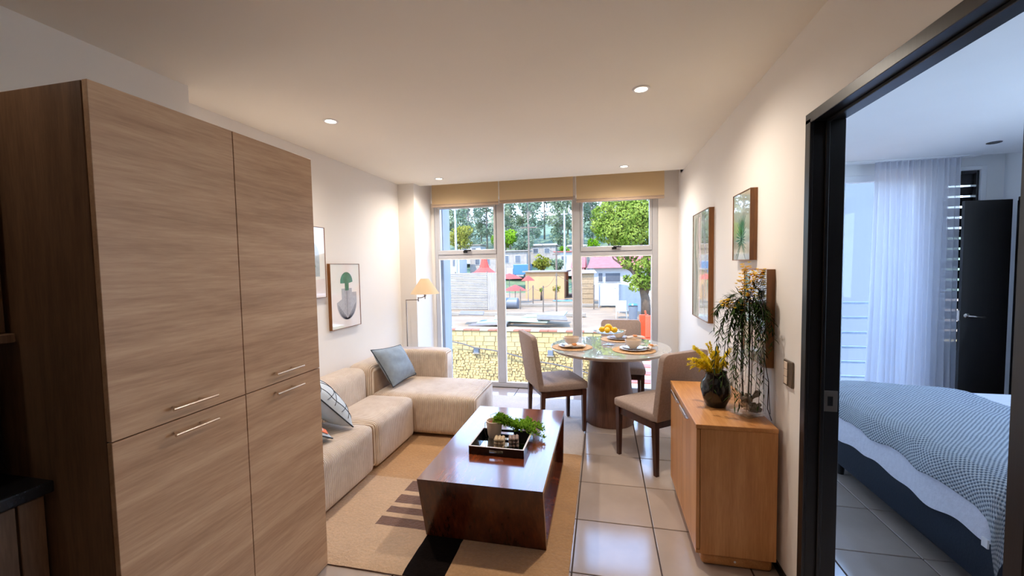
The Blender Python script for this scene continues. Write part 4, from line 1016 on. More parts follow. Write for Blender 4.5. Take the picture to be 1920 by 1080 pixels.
# knitted blanket
def bl_mat():
    t = NT('waffle_knit'); c = t.add('ShaderNodeTexCoord'); sp = t.add('ShaderNodeSeparateXYZ')
    t.link(c.outputs['UV'], sp.inputs[0])
    sx = t.math('SINE', t.math('MULTIPLY', sp.outputs['X'], 2*PI)); sy = t.math('SINE', t.math('MULTIPLY', sp.outputs['Y'], 2*PI))
    w = t.math('ADD', t.math('MULTIPLY', t.math('MULTIPLY', sx, sy), 0.5), 0.5)
    n = t.noise(c.outputs['Object'], 40, 3)
    f = t.math('ADD', t.math('MULTIPLY', w, 0.85), t.math('MULTIPLY', n, 0.15))
    return t.done(t.bsdf(t.ramp(f, [(0.25, srgb(96, 108, 124)), (0.6, srgb(198, 204, 208))]), 0.9, 0, w, 0.6, 0.01))
def blanket():
    NU, NV = 120, 150
    U0 = [(0.60, .0), (0.485, -0.035), (0.54, -0.032), (0.59, -0.012)]
    # profile along x: (path length -> x, z)
    px = [(-0.045, 0.475), (-0.04, 0.53), (-0.02, 0.585), (0.03, 0.615), (0.12, 0.632), (0.3, 0.64), (0.55, 0.632), (0.75, 0.622), (0.88, 0.612), (0.95, 0.598)]
    def sample(pr, q):
        ls = [0]
        for a, c in zip(pr, pr[1:]): ls.append(ls[-1]+math.dist(a, c))
        s_ = q*ls[-1]
        for i in range(len(pr)-1):
            if s_ <= ls[i+1]+1e-9:
                f = (s_-ls[i])/(ls[i+1]-ls[i]); return pr[i][0]*(1-f)+pr[i+1][0]*f, pr[i][1]*(1-f)+pr[i+1][1]*f, s_
        return pr[-1][0], pr[-1][1], ls[-1]
    py = [(-0.05, -0.26), (-0.045, -0.16), (-0.03, -0.06), (0.0, -0.02), (0.06, 0.0), (0.8, 0.012), (1.5, 0.0), (1.60, -0.02), (1.64, -0.07), (1.65, -0.16)]
    vs = []; uv = []
    for i in range(NU+1):
        for j in range(NV+1):
            x, z, sx = sample(px, i/NU); y, dz, sy = sample(py, j/NV)
            wr = 0.012*noise.noise(Vector((sx*2.5, sy*3.5, 1)))+0.006*noise.noise(Vector((sx*9, sy*14, 4)))
            edge = max(0, 1-sx/0.3)
            wr += 0.010*edge*math.sin(sy*17+2*noise.noise(Vector((sy*3, 0, 0))))
            x2 = x + (0.06*(sy-0.7) if i/NU > .5 else 0)*0 - edge*0.012*math.sin(sy*13)
            z2 = z+dz
            vs.append((x2-(0.0 if dz > -0.05 else 0), y-0.008*math.sin(sx*15)*(1 if dz < -.05 else 0), z2+wr))
            uv.append((sx/0.021, sy/0.021))
    fs = [(i*(NV+1)+j, (i+1)*(NV+1)+j, (i+1)*(NV+1)+j+1, i*(NV+1)+j+1) for i in range(NU) for j in range(NV)]
    t = thing('knitted_blanket', 'grey and white waffle-knit blanket draped over the foot of the bed', 'blanket', (1.65, 2.10, 0))
    o = B().put(vs, fs).build('blanket_cloth', bl_mat(), t, True)
    ul = o.data.uv_layers.new(name='UVMap')
    for lp in o.data.loops: ul.data[lp.index].uv = uv[lp.vertex_index]
    # thickness so that the hem reads
    md = o.modifiers.new('thick', 'SOLIDIFY'); md.thickness = 0.008; md.offset = -1
    B().rbox(-0.062, -0.054, -0.03, 0.0, 0.335, 0.375, 0.001, 1).build('care_tag', 'white', t)
blanket()

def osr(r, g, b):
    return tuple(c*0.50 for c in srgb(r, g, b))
# ---------------------------------------------------------------- outside
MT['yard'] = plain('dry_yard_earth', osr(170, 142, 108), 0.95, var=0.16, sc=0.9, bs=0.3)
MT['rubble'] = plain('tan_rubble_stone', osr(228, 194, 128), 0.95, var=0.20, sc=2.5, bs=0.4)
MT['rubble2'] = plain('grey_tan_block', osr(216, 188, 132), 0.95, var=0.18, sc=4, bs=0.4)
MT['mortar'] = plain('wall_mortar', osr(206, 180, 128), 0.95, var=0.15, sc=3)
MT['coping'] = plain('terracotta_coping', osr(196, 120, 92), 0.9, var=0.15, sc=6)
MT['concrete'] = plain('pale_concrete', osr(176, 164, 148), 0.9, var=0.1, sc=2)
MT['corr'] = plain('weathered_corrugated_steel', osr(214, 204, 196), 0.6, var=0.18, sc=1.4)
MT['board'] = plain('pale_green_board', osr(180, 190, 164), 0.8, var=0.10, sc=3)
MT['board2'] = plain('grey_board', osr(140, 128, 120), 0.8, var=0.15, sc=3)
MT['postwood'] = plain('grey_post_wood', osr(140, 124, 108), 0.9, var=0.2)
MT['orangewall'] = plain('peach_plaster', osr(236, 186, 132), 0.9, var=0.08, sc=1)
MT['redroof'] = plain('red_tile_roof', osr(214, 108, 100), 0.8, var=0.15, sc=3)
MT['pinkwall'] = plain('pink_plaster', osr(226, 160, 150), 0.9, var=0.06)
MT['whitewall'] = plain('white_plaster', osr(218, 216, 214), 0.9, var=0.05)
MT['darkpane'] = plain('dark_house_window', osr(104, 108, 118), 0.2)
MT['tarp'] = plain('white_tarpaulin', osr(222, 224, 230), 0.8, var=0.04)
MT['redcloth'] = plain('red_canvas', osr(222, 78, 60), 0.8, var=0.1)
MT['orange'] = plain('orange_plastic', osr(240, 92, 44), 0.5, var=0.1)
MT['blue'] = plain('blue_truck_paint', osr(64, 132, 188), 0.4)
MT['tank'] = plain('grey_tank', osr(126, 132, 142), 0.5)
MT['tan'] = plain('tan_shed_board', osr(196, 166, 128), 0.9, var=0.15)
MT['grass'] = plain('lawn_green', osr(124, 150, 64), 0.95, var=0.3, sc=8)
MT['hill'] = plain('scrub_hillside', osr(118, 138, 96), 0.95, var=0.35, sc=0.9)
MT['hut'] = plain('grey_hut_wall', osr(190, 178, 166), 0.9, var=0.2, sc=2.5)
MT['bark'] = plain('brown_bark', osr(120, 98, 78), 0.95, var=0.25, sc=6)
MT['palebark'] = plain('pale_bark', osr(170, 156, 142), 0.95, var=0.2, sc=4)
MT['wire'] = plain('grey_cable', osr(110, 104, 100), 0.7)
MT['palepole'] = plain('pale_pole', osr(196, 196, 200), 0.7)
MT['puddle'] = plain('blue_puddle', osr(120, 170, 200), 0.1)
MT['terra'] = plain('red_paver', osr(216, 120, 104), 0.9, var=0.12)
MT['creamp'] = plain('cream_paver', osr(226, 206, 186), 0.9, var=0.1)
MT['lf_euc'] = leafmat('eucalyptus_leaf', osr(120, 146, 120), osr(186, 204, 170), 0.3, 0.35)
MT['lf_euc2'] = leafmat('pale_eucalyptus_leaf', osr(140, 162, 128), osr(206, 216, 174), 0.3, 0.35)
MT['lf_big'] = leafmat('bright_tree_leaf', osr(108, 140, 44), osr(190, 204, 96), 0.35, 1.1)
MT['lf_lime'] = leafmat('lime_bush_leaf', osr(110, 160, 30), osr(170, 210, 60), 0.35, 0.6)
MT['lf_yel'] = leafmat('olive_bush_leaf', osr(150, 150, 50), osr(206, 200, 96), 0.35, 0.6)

def ground(name, mat, x0, x1, y0, y1, zf, nx, ny):
    o = B().grid(lambda u, v: (x0+(x1-x0)*u, y0+(y1-y0)*v, zf(x0+(x1-x0)*u, y0+(y1-y0)*v)), nx, ny).build(name, mat, None, True)
    o['kind'] = 'structure'; return o
ground('ground_lower', 'yard', -30, 20, 5.35, 19.9, lambda x, y: -6.0, 4, 4)
ground('ground_yard', 'yard', -34, 28, 20.0, 46, lambda x, y: -1.5+0.05*noise.noise(Vector((x*.5, y*.5, 0))), 60, 40)
ground('ground_hill', 'hill', -75, 55, 45.9, 130, lambda x, y: -1.5+ (y-45.9)*0.205 + 0.5*noise.noise(Vector((x*.1, y*.1, 0))) if y > 46 else -1.5, 40, 30)

# retaining wall with its stones
rw = B().box(-34, 28, 19.62, 20.0, -6, -1.62).build('wall_retaining', 'mortar'); rw['kind'] = 'structure'
def rock(b, c, sx, sy, sz, rn, jit=0.22):
    vs = []
    for a in (-1, 1):
        for d in (-1, 1):
            for e in (-1, 1): vs.append((c[0]+a*sx/2*(1-rn.uniform(0, jit)), c[1]+d*sy/2*(1 if d > 0 else 1-rn.uniform(0, .3)), c[2]+e*sz/2*(1-rn.uniform(0, jit))))
    b.put(vs, [(0, 1, 3, 2), (4, 6, 7, 5), (0, 4, 5, 1), (2, 3, 7, 6), (0, 2, 6, 4), (1, 5, 7, 3)])
rn = random.Random(9)
z = -1.66
for row in range(4):
    h = rn.uniform(0.20, 0.27); x = -8.6+rn.uniform(0, .3)
    while x < 3.2:
        w = rn.uniform(0.34, 0.62); b = B(); dp = rn.uniform(0.02, 0.06)
        rock(b, (0, -dp/2, 0), w-0.012, dp, h-0.012, rn, 0.07)
        b.build('stone_block', 'rubble2' if rn.random() < .5 else 'rubble', rw, False, (x+w/2, 19.6199, z-h/2)); x += w
    z -= h
b = B(); ztop = z
z = ztop
while z > -4.5:
    h = rn.uniform(0.10, 0.16); x = -8.8
    while x < 3.3:
        w = rn.uniform(0.12, 0.30); dp = rn.uniform(0.03, 0.11); rock(b, (x+w/2, 19.6199-dp/2, z-h/2+rn.uniform(-.02, .02)), w, dp, h*1.1, rn, 0.45); x += w*0.96
    z -= h
b.build('rubble_stones', 'rubble', rw, kind='stuff')
for i in range(28):
    x = -8.6+0.43*i
    B().rbox(0.004, 0.425, 19.52, 19.98, -1.618, -1.545, 0.01, 1).build('coping_brick', 'coping' if i % 3 else 'creamp', rw, False, (x, 0, 0))
for px, py in ((893, 657), (1032, 662)):
    p = at_y(px, py, 19.5)
    v = B().rbox(-0.13, 0.13, -0.06, 0.1, -0.11, 0.13, 0.01, 1).build('drain_box', 'tank', rw, False, p)
    B().rbox(-0.17, 0.17, -0.10, 0.1, -0.16, -0.112, 0.01, 1).build('drain_sill', 'concrete', v)
pts = [at_y(px, py, 19.35) for px, py in ((846, 640), (870, 645), (890, 652), (920, 656), (950, 662), (985, 672), (1015, 679), (1045, 684), (1075, 691), (1110, 702), (1150, 712))]
tag(B().tube(pts, 0.035, 6).build('cable', 'wire', None, True), 'grey cable sagging across the face of the tan retaining wall', 'cable')

# corrugated fence
t = thing('corrugated_fence', 'pale rusty corrugated steel fence panels at the edge of the yard', 'fence', (-8.0, 28.0, -1.6))
for k in range(3):
    B().grid(lambda u, v: (-5.0+5.0*u, 0.035*math.sin(v*2*PI*7)-0.02*k, 0.03+k*0.88+v*0.90+0.06*u), 6, 84).build('corrugated_sheet', 'corr', t, True)
B().grid(lambda u, v: (0.02+0.86*u, 0.03*math.sin(u*2*PI*8)-0.03, 0.0+v*2.75), 96, 4).build('upright_sheet', 'corr', t, True)
for x in (-4.9, -2.4, 0.0): B().box(x-0.04, x+0.04, 0.06, 0.14, 0, 2.85).build('fence_post', 'postwood', t)

# boards lying on the yard behind the wall
rn = random.Random(4)
spec = [(905, 612, 2.1, 'board2'), (925, 603, 1.6, 'board'), (960, 600, 1.9, 'board'), (985, 611, 2.2, 'board'), (1005, 600, 1.4, 'board'), (1030, 612, 1.5, 'board2'), (1040, 602, 1.2, 'board'), (885, 602, 1.3, 'board2')]
nm = ['grey board lying nearest the corrugated fence on the wall top', 'short pale green board behind the first grey one', 'pale green board just past the first window mullion', 'longest pale green board in the middle of the pile', 'small pale green board behind the middle of the pile', 'grey board at the outer end of the pile', 'pale green board furthest along the pile beside the second mullion', 'small grey board tilted behind the fence end of the pile']
for k, (px, py, w, m) in enumerate(spec):
    p = at_z(px, py, -1.36)
    tag(B().rbox(-w/2, w/2, -0.45, 0.45, -0.03, 0.03, 0.005, 1).build('board', m, None, False, (p.x, max(20.6, p.y), -1.40+0.085*k*0.8), (rn.uniform(.02, .14), rn.uniform(-.08, .08), rn.uniform(-.3, .3))), nm[k], 'board', 'boards stacked on the yard')
for k, (x0, x1, y, lb) in enumerate(((-9.5, -1.0, 24.6, 'low pale concrete kerb running across the yard behind the boards'), (-7.0, 3.4, 30.5, 'far low concrete kerb crossing the yard before the orange wall'))):
    tag(B().rbox(x0, x1, y-0.12, y+0.12, -1.5, -1.28, 0.02, 1).build('kerb', 'concrete'), lb, 'kerb')
p = at_z(1060, 563, -1.45)
tag(B().lathe([(0, 0.0), (1.1, 0.0), (1.12, -0.05)], 24, (0, 0, 0), Matrix.Scale(0.7, 4, Vector((0, 1, 0)))).build('puddle', 'puddle', None, True, (p.x, p.y, -1.43)), 'shallow blue-tinted puddle on the dry yard', 'puddle')

# fence posts with wire
PX = [(1018, 585, 27.0, 'thin post planted mid yard beside the second mullion'), (999, 560, 31.0, 'thin post beyond the puddle, first in the row'), (1043, 585, 26.5, 'tall thin post nearest the second mullion in the yard'), (1113, 568, 29.0, 'thin post in front of the tan shed'), (975, 575, 28.5, 'thin post beside the grey tank')]
tops = []
for k, (px, pb, Y, lb) in enumerate(PX):
    x = at_y(px, 540, Y).x; t = thing('yard_post', lb, 'post', (x, Y, -1.5), group='thin posts in the yard')
    hgt = (1.75, 1.6, 2.6, 1.7, 1.5)[k]
    B().tube([(0, 0, 0), (0.02, 0, hgt)], 0.045, 7).build('shaft', 'postwood', t); B().box(-.07, .07, -.02, .02, hgt-.15, hgt-.10).build('crossbar', 'postwood', t); tops.append((x, Y, -1.5+hgt-.1))
tops.sort()
pts = []
for a, c in zip(tops, tops[1:]):
    a, c = Vector(a), Vector(c); pts += [a.lerp(c, q/6)-Vector((0, 0, 0.25*math.sin(q/6*PI))) for q in range(6)]
tag(B().tube(pts, 0.012, 4).build('wire', 'wire'), 'thin slack wire strung between the yard posts', 'wire')
t = thing('round_tank', 'grey drum tank lying beside the corrugated fence', 'tank', tuple(at_y(957, 569, 29)))
B().lathe([(0, -0.6), (0.35, -0.6), (0.42, -0.55), (0.42, 0.55), (0.35, 0.6), (0, 0.6)], 20, (0, 0, 0), Matrix.Rotation(PI/2, 4, 'Y')).build('drum', 'tank', t, 'auto')
for x in (-.35, .35): B().box(x-.06, x+.06, -.3, .3, -0.62, -0.40).build('cradle', 'postwood', t)

# buildings beyond the yard
def house(name, label, x0, x1, y0, y1, z0, z1, ridge, wall, roof, wins=(), overh=0.25, axis='X'):
    t = thing(name, label, 'building', ((x0+x1)/2, y0, z0))
    cx = (x0+x1)/2; w = (x1-x0)/2; d = y1-y0; h = z1-z0
    B().box(-w, w, 0, d, 0, h).build('wall', wall, t)
    e = overh
    if ridge > 0:
        b = B(); vs = [(-w-e, -e, h), (w+e, -e, h), (w+e, d+e, h), (-w-e, d+e, h), (-w-e*.2, d/2, h+ridge), (w+e*.2, d/2, h+ridge)]
        b.put(vs, [(0, 1, 5, 4), (2, 3, 4, 5), (0, 4, 3), (1, 2, 5), (3, 2, 1, 0)]).build('roof', roof, t)
    else:
        B().box(-w-e, w+e, -e, d+e, h, h+0.12).build('roof', roof, t)
    for (a, c, q, r) in wins:
        f_ = B().box(a-cx, c-cx, -0.05, -0.001, q-z0, r-z0).build('window', 'whitewall', t)
        B().box(a-cx+.06, c-cx-.06, -0.07, -0.051, q-z0+.06, r-z0-.06).build('pane', 'darkpane', f_)
    return t
a = at_y(985, 513, 38); c = at_y(1062, 545, 38)
house('plastered_shed', 'long low peach plastered shed with pale flat roof across the yard', a.x, c.x-0.2, 38, 43, -1.5, 0.98, 0, 'orangewall', 'concrete')
a = at_y(1062, 507, 39.5); c = at_y(1096, 545, 39.5)
house('pink_house', 'small pink house with red roof beside the peach shed', a.x+0.5, c.x, 39.5, 45, -1.5, 1.35, 1.5, 'pinkwall', 'redroof', overh=0.1)
a = at_y(1112, 507, 37); c = at_y(1200, 545, 37)
w1a = at_y(1121, 511, 37); w1b = at_y(1131, 529, 37); w2a = at_y(1134, 511, 37); w2b = at_y(1164, 529, 37)
house('white_house', 'white house with broad red tiled roof and two dark windows behind the tents', a.x, c.x+2.5, 37, 43, -1.5, 1.30, 1.35, 'whitewall', 'redroof', ((w1a.x, w1b.x, w1b.z, w1a.z), (w2a.x, w2b.x, w2b.z, w2a.z)), overh=0.5)
a = at_y(1088, 513, 32); c = at_y(1113, 545, 32)
t = house('timber_shed', 'small tan timber shed with pale roof in front of the red roofs', a.x, c.x, 32, 34, -1.5, 0.95, 0.25, 'tan', 'concrete')
for k in range(5): B().box(-(c.x-a.x)/2, (c.x-a.x)/2, -0.03, -0.001, 0.5+k*0.38, 0.5+k*0.38+0.34).build('shed_plank', 'tan', t)
# white shelters
for (px0, px1, Y, zt_, lb) in ((1122, 1168, 30.0, 0.2, 'white tarpaulin shelter behind the leafless branches in the yard'), (1160, 1206, 26.5, 0.35, 'larger white tarpaulin shelter beside the tree trunk')):
    a = at_y(px0, 540, Y).x; c = at_y(px1, 540, Y).x; w = (c-a)/2; h = zt_+1.5
    t = thing('tarpaulin_shelter', lb, 'shelter', ((a+c)/2, Y, -1.5), group='white shelters in the yard')
    B().grid(lambda u, v: (-w+2*w*u, 2.2*v, h-0.55*u*u-0.04*math.sin(u*PI*4)), 12, 4).build('canopy', 'tarp', t, True)
    B().grid(lambda u, v: (-w+2*w*u, 0.03*math.sin(u*20), 0.15+(h-0.17-0.55*u*u)*v), 24, 4).build('front_sheet', 'tarp', t, True)
    for x in (-w+.03, w-.03): B().tube([(x, -0.06, 0), (x, -0.06, h-0.03-(0.55 if x > 0 else 0))], 0.03, 6).build('tent_pole', 'palepole', t)
t = thing('blue_bin', 'dark blue-green bin standing beside the tree trunk', 'bin', (at_y(1187, 575, 23).x, 23, -1.5))
B().lathe([(0, 0), (0.20, 0), (0.25, 0.8), (0.27, 0.82), (0, 0.86)], 16).build('bin_body', 'tank', t, 'auto'); B().lathe([(0, 0.865), (.26, .865), (.2, .95), (0, .97)], 16).build('bin_lid', 'blue', t)
t = thing('garden_chairs_frame', 'white garden chair frame in front of the shelters', 'chair', (at_y(1165, 590, 24).x, 24, -1.5)); t.name = 'garden_chair'
B().rbox(-.3, .3, -.3, .3, .42, .46, .01, 1).build('seat', 'tarp', t); B().rbox(-.3, .3, .26, .30, .46, 1.0, .01, 1).build('backrest', 'tarp', t)
for x in (-.27, .27):
    for y in (-.27, .27): B().tube([(x*1.1, y*1.1, 0), (x, y, .42)], .02, 6).build('leg', 'tarp', t)
# red parasols and canopy
for (px, py, Y, r, lb) in ((955, 519, 33.5, 1.15, 'upper red parasol seen beside the first mullion'), (966, 541, 31.5, 0.95, 'lower red parasol beside the peach shed'), (990, 523, 35, 0.6, 'small pale red round parasol near the peach shed')):
    p = at_y(px, py, Y); t = thing('red_parasol', lb, 'parasol', (p.x, p.y, -1.5), group='red parasols across the yard'); h = p.z+1.5
    B().lathe([(r, h-0.15), (r*0.5, h+0.12), (0.02, h+0.30)], 12).build('canopy', 'redcloth', t); B().tube([(0, 0, 0), (0, 0, h+.28)], 0.03, 6).build('pole', 'palepole', t)
a = at_y(908, 500, 34)
t = thing('orange_tent', 'orange-red pointed tent rising above the corrugated fence', 'tent', (a.x, 34, -1.5))
B().lathe([(1.15, 2.55), (0.95, 2.62), (0.45, 3.0), (0.28, 3.6), (0.25, 3.75), (0.0, 3.78)], 10).build('canopy', 'redcloth', t)
for q in range(4): B().tube([(1.05*math.cos(q*PI/2+.4), 1.05*math.sin(q*PI/2+.4), 0), (1.05*math.cos(q*PI/2+.4), 1.05*math.sin(q*PI/2+.4), 2.6)], .04, 6).build('tent_pole', 'palepole', t)
a = at_y(975, 503, 46)
t = thing('blue_truck', 'blue and white truck parked below the hillside', 'truck', (a.x, 46.5, a.z-1.3))
B().rbox(-0.9, 1.0, 0, 1.8, 0.55, 1.75, 0.05, 2).build('cargo_box', 'blue', t); B().rbox(-1.7, -0.93, 0.05, 1.75, 0.4, 1.35, 0.12, 3).build('cab', 'whitewall', t)
for x in (-1.3, .6): B().lathe([(0, -.1), (.32, -.1), (.32, .1), (0, .1)], 16, (0, 0, 0), Matrix.Translation((x, .05, .32)) @ Matrix.Rotation(PI/2, 4, 'X')).build('wheel', 'black', t)

# poles and wires
poles = []
for (px, pt, Y, m, lb, h_) in ((991, 420, 44, 'postwood', 'tall wooden utility pole with crossarm in front of the grove', 5.0), (853, 385, 40, 'palepole', 'pale pole nearest the fin of our building', 5.5), (1058, 395, 48, 'palepole', 'pale slender pole beside the second mullion', 6.0), (1043, 470, 45, 'postwood', 'short wooden utility pole beyond the peach shed', 4.0)):
    p = at_y(px, pt, Y); t = thing('utility_pole', lb, 'pole', (p.x, Y, -1.6), group='utility poles'); H_ = p.z+1.6
    B().tube([(0, 0, 0), (0, 0, H_)], [0.15, 0.10], 8).build('shaft', m, t)
    B().box(-0.9 if Y == 44 else -0.4, 0.9 if Y == 44 else .4, -.05, .05, H_-0.45, H_-0.33).build('crossarm', m, t); poles.append(Vector((p.x, Y, p.z-0.3)))
b = B()
for (i, j, dz) in ((1, 0, 0), (0, 2, 0), (1, 0, -.35), (0, 2, -.35), (0, 3, 0)):
    A, Cc = poles[i]+Vector((0, 0, dz)), poles[j]+Vector((0, 0, dz)); b = B().tube([A.lerp(Cc, q/10)-Vector((0, 0, 0.5*math.sin(q/10*PI))) for q in range(11)], 0.022, 4)
    tag(b.build('power_line', 'wire'), 'thin %s power line from the %s' % ('upper' if dz == 0 else 'lower', ('pale pole by the fin to the crossarm pole' if i == 1 else 'crossarm pole to the slender pale pole' if j == 2 else 'crossarm pole to the short wooden pole')), 'wire', 'power lines')
# huts on the hill
rn = random.Random(12)
for k, (px, py, Y, w, h, wl_m, rf, lb) in enumerate((
        (880, 470, 60, 3.6, 1.6, 'whitewall', 'concrete', 'low pale hut under the trees behind the pale pole'), (905, 490, 50.5, 3.4, 1.8, 'hut', 'concrete', 'grey walled hut behind the orange tent'),
        (960, 486, 51, 3.8, 2.0, 'hut', 'hut', 'wide grey terrace house above the blue truck'), (1015, 470, 60.5, 4.2, 1.5, 'hut', 'concrete', 'grey hut on the slope behind the utility pole'),
        (1068, 486, 52, 3.6, 1.8, 'whitewall', 'redroof', 'pale hut with reddish roof above the pink house'), (1090, 471, 61, 4.0, 1.4, 'hut', 'concrete', 'grey hut high on the slope above the red roofs'),
        (845, 492, 46.6, 2.2, 2.0, 'whitewall', 'hut', 'pale hut above the corrugated fence'), (1130, 478, 55, 4.0, 1.6, 'hut', 'concrete', 'grey hut behind the broad red roof'))):
    p = at_y(px, py, Y)
    house('hillside_hut', lb, p.x-w/2, p.x+w/2, Y, Y+2.8, p.z-h/2-1.2, p.z+h/2, 0.35 if k % 2 else 0, wl_m, rf, ((p.x-w*.3, p.x-w*.1, p.z-h*.25, p.z+h*.25), (p.x+w*.1, p.x+w*.3, p.z-h*.25, p.z+h*.25)))

# trees
def crown(b, c, r, n, size, rn, squash=0.8, mi=None):
    for i in range(n):
        d = Vector((rn.gauss(0, 1), rn.gauss(0, 1), rn.gauss(0, 1))).normalized()
        p = c+Vector((d.x*r, d.y*r, d.z*r*squash))*rn.uniform(0.55, 1.0)**0.6
        n_ = (d+Vector((rn.uniform(-.8, .8), rn.uniform(-.8, .8), rn.uniform(-.8, .8)))).normalized(); u = n_.orthogonal().normalized(); w = n_.cross(u)
        an = rn.uniform(0, PI); u, w = u*math.cos(an)+w*math.sin(an), w*math.cos(an)-u*math.sin(an); s_ = size*rn.uniform(0.6, 1.3)
        b.put([p-u*s_*.5, p+w*s_*.3, p+u*s_*.5, p-w*s_*.3], [(0, 1, 2, 3)])
def tree(name, label, base, h, blobs, mat, n, size, bark='bark', tr=0.25, group=None, seed=1, squash=.8, lean=0):
    rn = random.Random(seed); t = thing(name, label, 'tree', base, 0, group)
    B().tube([(0, 0, -0.5), (lean*.3, 0, h*0.35), (lean*.7, 0.05*h*.1, h*0.7), (lean, 0, h*.93)], [tr, tr*.75, tr*.5, tr*.15], 7).build('trunk', bark, t, True)
    b = B(); br_ = B()
    for (x, y, z, r) in blobs:
        crown(b, Vector((x, y, z)), r, int(n*r*r), size, rn, squash); zz = max(h*.3, z-r*1.6)
        br_.tube([(lean*zz/h, 0, zz*.9), (x*.6, y*.6, z-r*.5), (x, y, z)], [tr*.35, tr*.22, tr*.08], 5)
    br_.build('branches', bark, t); b.build('foliage', mat, t, kind='stuff')
    return t
rn = random.Random(33)
for row, (Y, name_) in enumerate(((67, 'front'), (78, 'middle'), (89, 'back'))):
    xa = ray(830, 470); xb = ray(1240, 470); x0 = xa.x/xa.y*Y; x1 = xb.x/xb.y*Y
    n = int((x1-x0)/4.6); 
    for i in range(n+1):
        x = x0+(x1-x0)*i/n + rn.uniform(-.15, .15); zb = -1.5+(Y-45.9)*0.205; H_ = rn.uniform(12, 15)+row*1.2; bl = []
        for k in range(rn.randint(20, 24)): bl.append((rn.uniform(-1.5, 1.5), rn.uniform(-1.9, 1.9), H_*(0.16+0.84*rn.random()**0.9), rn.uniform(0.7, 1.25)))
        tree('eucalyptus_tree', 'tall eucalyptus, %s from the pale pole in the %s row of the hillside grove' % (('first', 'second', 'third', 'fourth', 'fifth', 'sixth', 'seventh', 'eighth', 'ninth', 'tenth', 'eleventh', 'twelfth')[i], name_), (x, Y+rn.uniform(-1, 1), zb), H_, bl, 'lf_euc' if (i+row) % 2 else 'lf_euc2', 130, 0.42, 'palebark', 0.20, 'eucalyptus grove on the hill', seed=100+i+row*20, squash=1.0)
def bush_at(px, py, Y, r, mat, label, name='round_tree', n=160, size=.35, nb=7, seed=1, zb=None, grp=None):
    p = at_y(px, py, Y); rn = random.Random(seed); z0 = zb if zb is not None else p.z-r*1.6
    bl = [(0, 0, p.z-z0, r*.75)]+[(rn.uniform(-.6, .6)*r, rn.uniform(-.5, .5)*r, p.z-z0+rn.uniform(-.5, .5)*r, r*rn.uniform(.35, .55)) for _ in range(nb)]
    return tree(name, label, (p.x, Y, z0), p.z-z0+r*.6, bl, mat, n, size, 'bark', 0.12, grp, seed)
bush_at(862, 443, 56.5, 2.2, 'lf_yel', 'olive-yellow round tree behind the pale pole', seed=5)
bush_at(948, 448, 57, 2.1, 'lf_lime', 'bright lime green round tree beside the first mullion', seed=6)
bush_at(985, 456, 57.5, 1.7, 'lf_euc', 'mid green round tree next to the lime tree', seed=7)
bush_at(1020, 492, 46.9, 1.2, 'lf_yel', 'olive shrub on the slope above the peach shed', 'shrub', seed=8)
bush_at(1047, 494, 48.5, 1.0, 'lf_euc2', 'grey-green shrub on the slope above the peach shed', 'shrub', seed=9)
bush_at(1042, 541, 36, 0.45, 'lf_yel', 'yellow-green potted shrub in front of the peach shed', 'shrub', 420, .16, seed=10, zb=-1.5)
bush_at(1015, 543, 36, 0.26, 'lf_lime', 'small green tuft against the peach shed wall', 'shrub', 600, .12, seed=11, zb=-1.5)
bush_at(1112, 456, 58.5, 1.0, 'lf_lime', 'low green tree behind the red roofs', seed=13)
bush_at(1060, 470, 57.5, .9, 'lf_lime', 'small lime shrub on the slope beside the second mullion', 'shrub', seed=14)
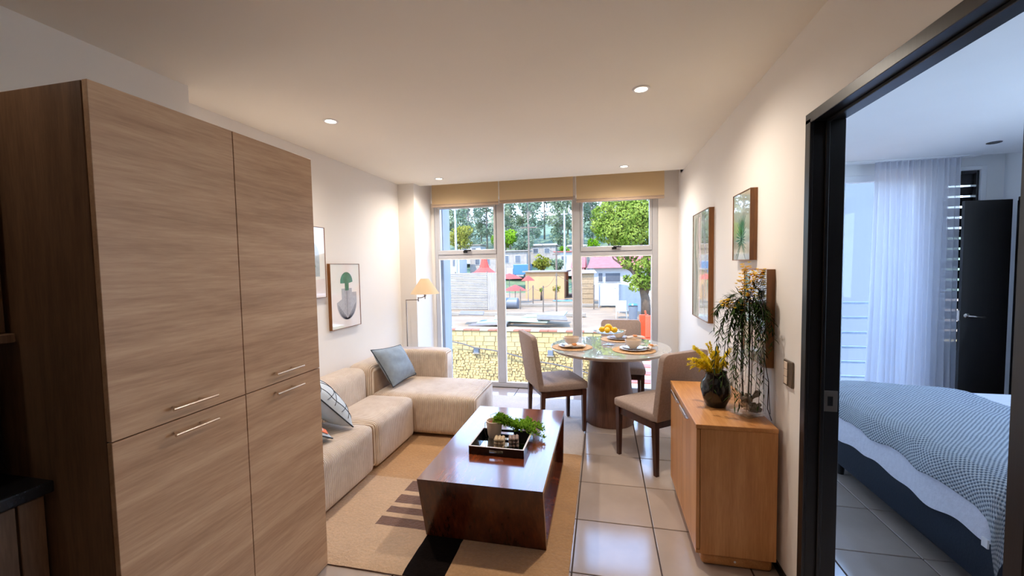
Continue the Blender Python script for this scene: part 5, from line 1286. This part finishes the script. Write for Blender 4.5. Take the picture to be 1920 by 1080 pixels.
# the big tree by the house
T0 = at_y(1212, 592, 24); base = Vector((T0.x, 24, -1.5))
t = thing('broad_tree', 'large broad tree with bright green crown and forked trunk outside the window', 'tree', base)
def rel(px, py, Y): return at_y(px, py, Y)-base
tk = B().tube([(0, 0, -0.2), rel(1210, 560, 24), rel(1204, 535, 24), rel(1190, 510, 24), rel(1178, 490, 24)], [.30, .24, .20, .17, .12], 8)
tk.tube([rel(1208, 555, 24), rel(1218, 520, 24), rel(1224, 480, 24.1), rel(1215, 440, 24)], [.2, .16, .13, .08], 8)
tk.build('trunk', 'bark', t, True)
bk = B()
for pts in ((((1190, 510)), (1172, 500), (1160, 492), (1150, 485), (1145, 470)), ((1178, 490), (1170, 478), (1160, 482), (1152, 480)), ((1178, 490), (1175, 460), (1160, 430)), ((1220, 500), (1205, 470), (1195, 430)), ((1204, 535), (1195, 520), (1185, 510), (1180, 505))):
    bk.tube([rel(a_, b_, 24) for a_, b_ in pts], [.10-.018*i for i in range(len(pts))], 6)
bk.build('branches', 'bark', t, True)
b = B(); rn = random.Random(77)
for (px, py, Y, r) in ((1165, 420, 24, 1.15), (1130, 405, 24.4, .75), (1140, 435, 23.8, .8), (1195, 405, 24, 1.1), (1215, 435, 24.2, 1.0), (1180, 445, 23.6, .8), (1150, 385, 24.3, .7), (1185, 380, 24.5, .9), (1235, 400, 24, 1.2), (1240, 460, 24.4, .9), (1160, 452, 24.2, .5), (1120, 425, 24, .45),
        (1205, 500, 23.7, .55), (1200, 525, 23.6, .5), (1190, 538, 23.6, .35), (1215, 530, 23.8, .55), (1175, 495, 23.9, .35), (1222, 490, 23.8, .6), (1185, 480, 24.0, .35), (1163, 484, 24, .22), (1176, 522, 23.9, .25)):
    crown(b, rel(px, py, Y), r, int(1300*r*r), 0.17, rn, .85)
b.build('foliage', 'lf_big', t, kind='stuff')

# brick terrace, grass and barrier to the side of the wall
tr_ = newel('terrace', (0, 0, 0))
tr_.name = 'path_terrace'
for k in range(18):
    y0 = 9.6+k*0.36; z0 = -2.02+k*0.028
    B().rbox(0.75, 6.0, y0, y0+0.345, z0-0.10, z0, 0.01, 1).build('paver_row', 'terra' if k % 2 else 'creamp', tr_)
st_ = B().box(0.75, 6, 9.55, 16.2, -6, -2.13).build('terrace_base', 'concrete', tr_)
struct('ground_grass_bank', B().box(1.2, 9, 16.3, 19.5, -6, -1.45), 'grass')
for (px, Y, lb) in ((1207, 17.2, 'orange plastic barrier next to the far dining chair'), (1219, 16.9, 'leaning orange-red plastic barrier nearest the window frame')):
    x = at_y(px, 620, Y).x; t = thing('orange_barrier', lb, 'barrier', (x, Y, -1.449), 0.35, 'orange barriers')
    B().rbox(-.2, .2, -.03, .03, .10, 1.0, .03, 2).build('barrier_panel', 'orange', t); B().rbox(-.22, .22, -.16, .16, 0.001, .09, .02, 1).build('barrier_foot', 'orange', t)
    B().tube([(.24, -.05, .0), (.06, 0, 1.15)], .035, 6).build('barrier_brace', 'orange', t)
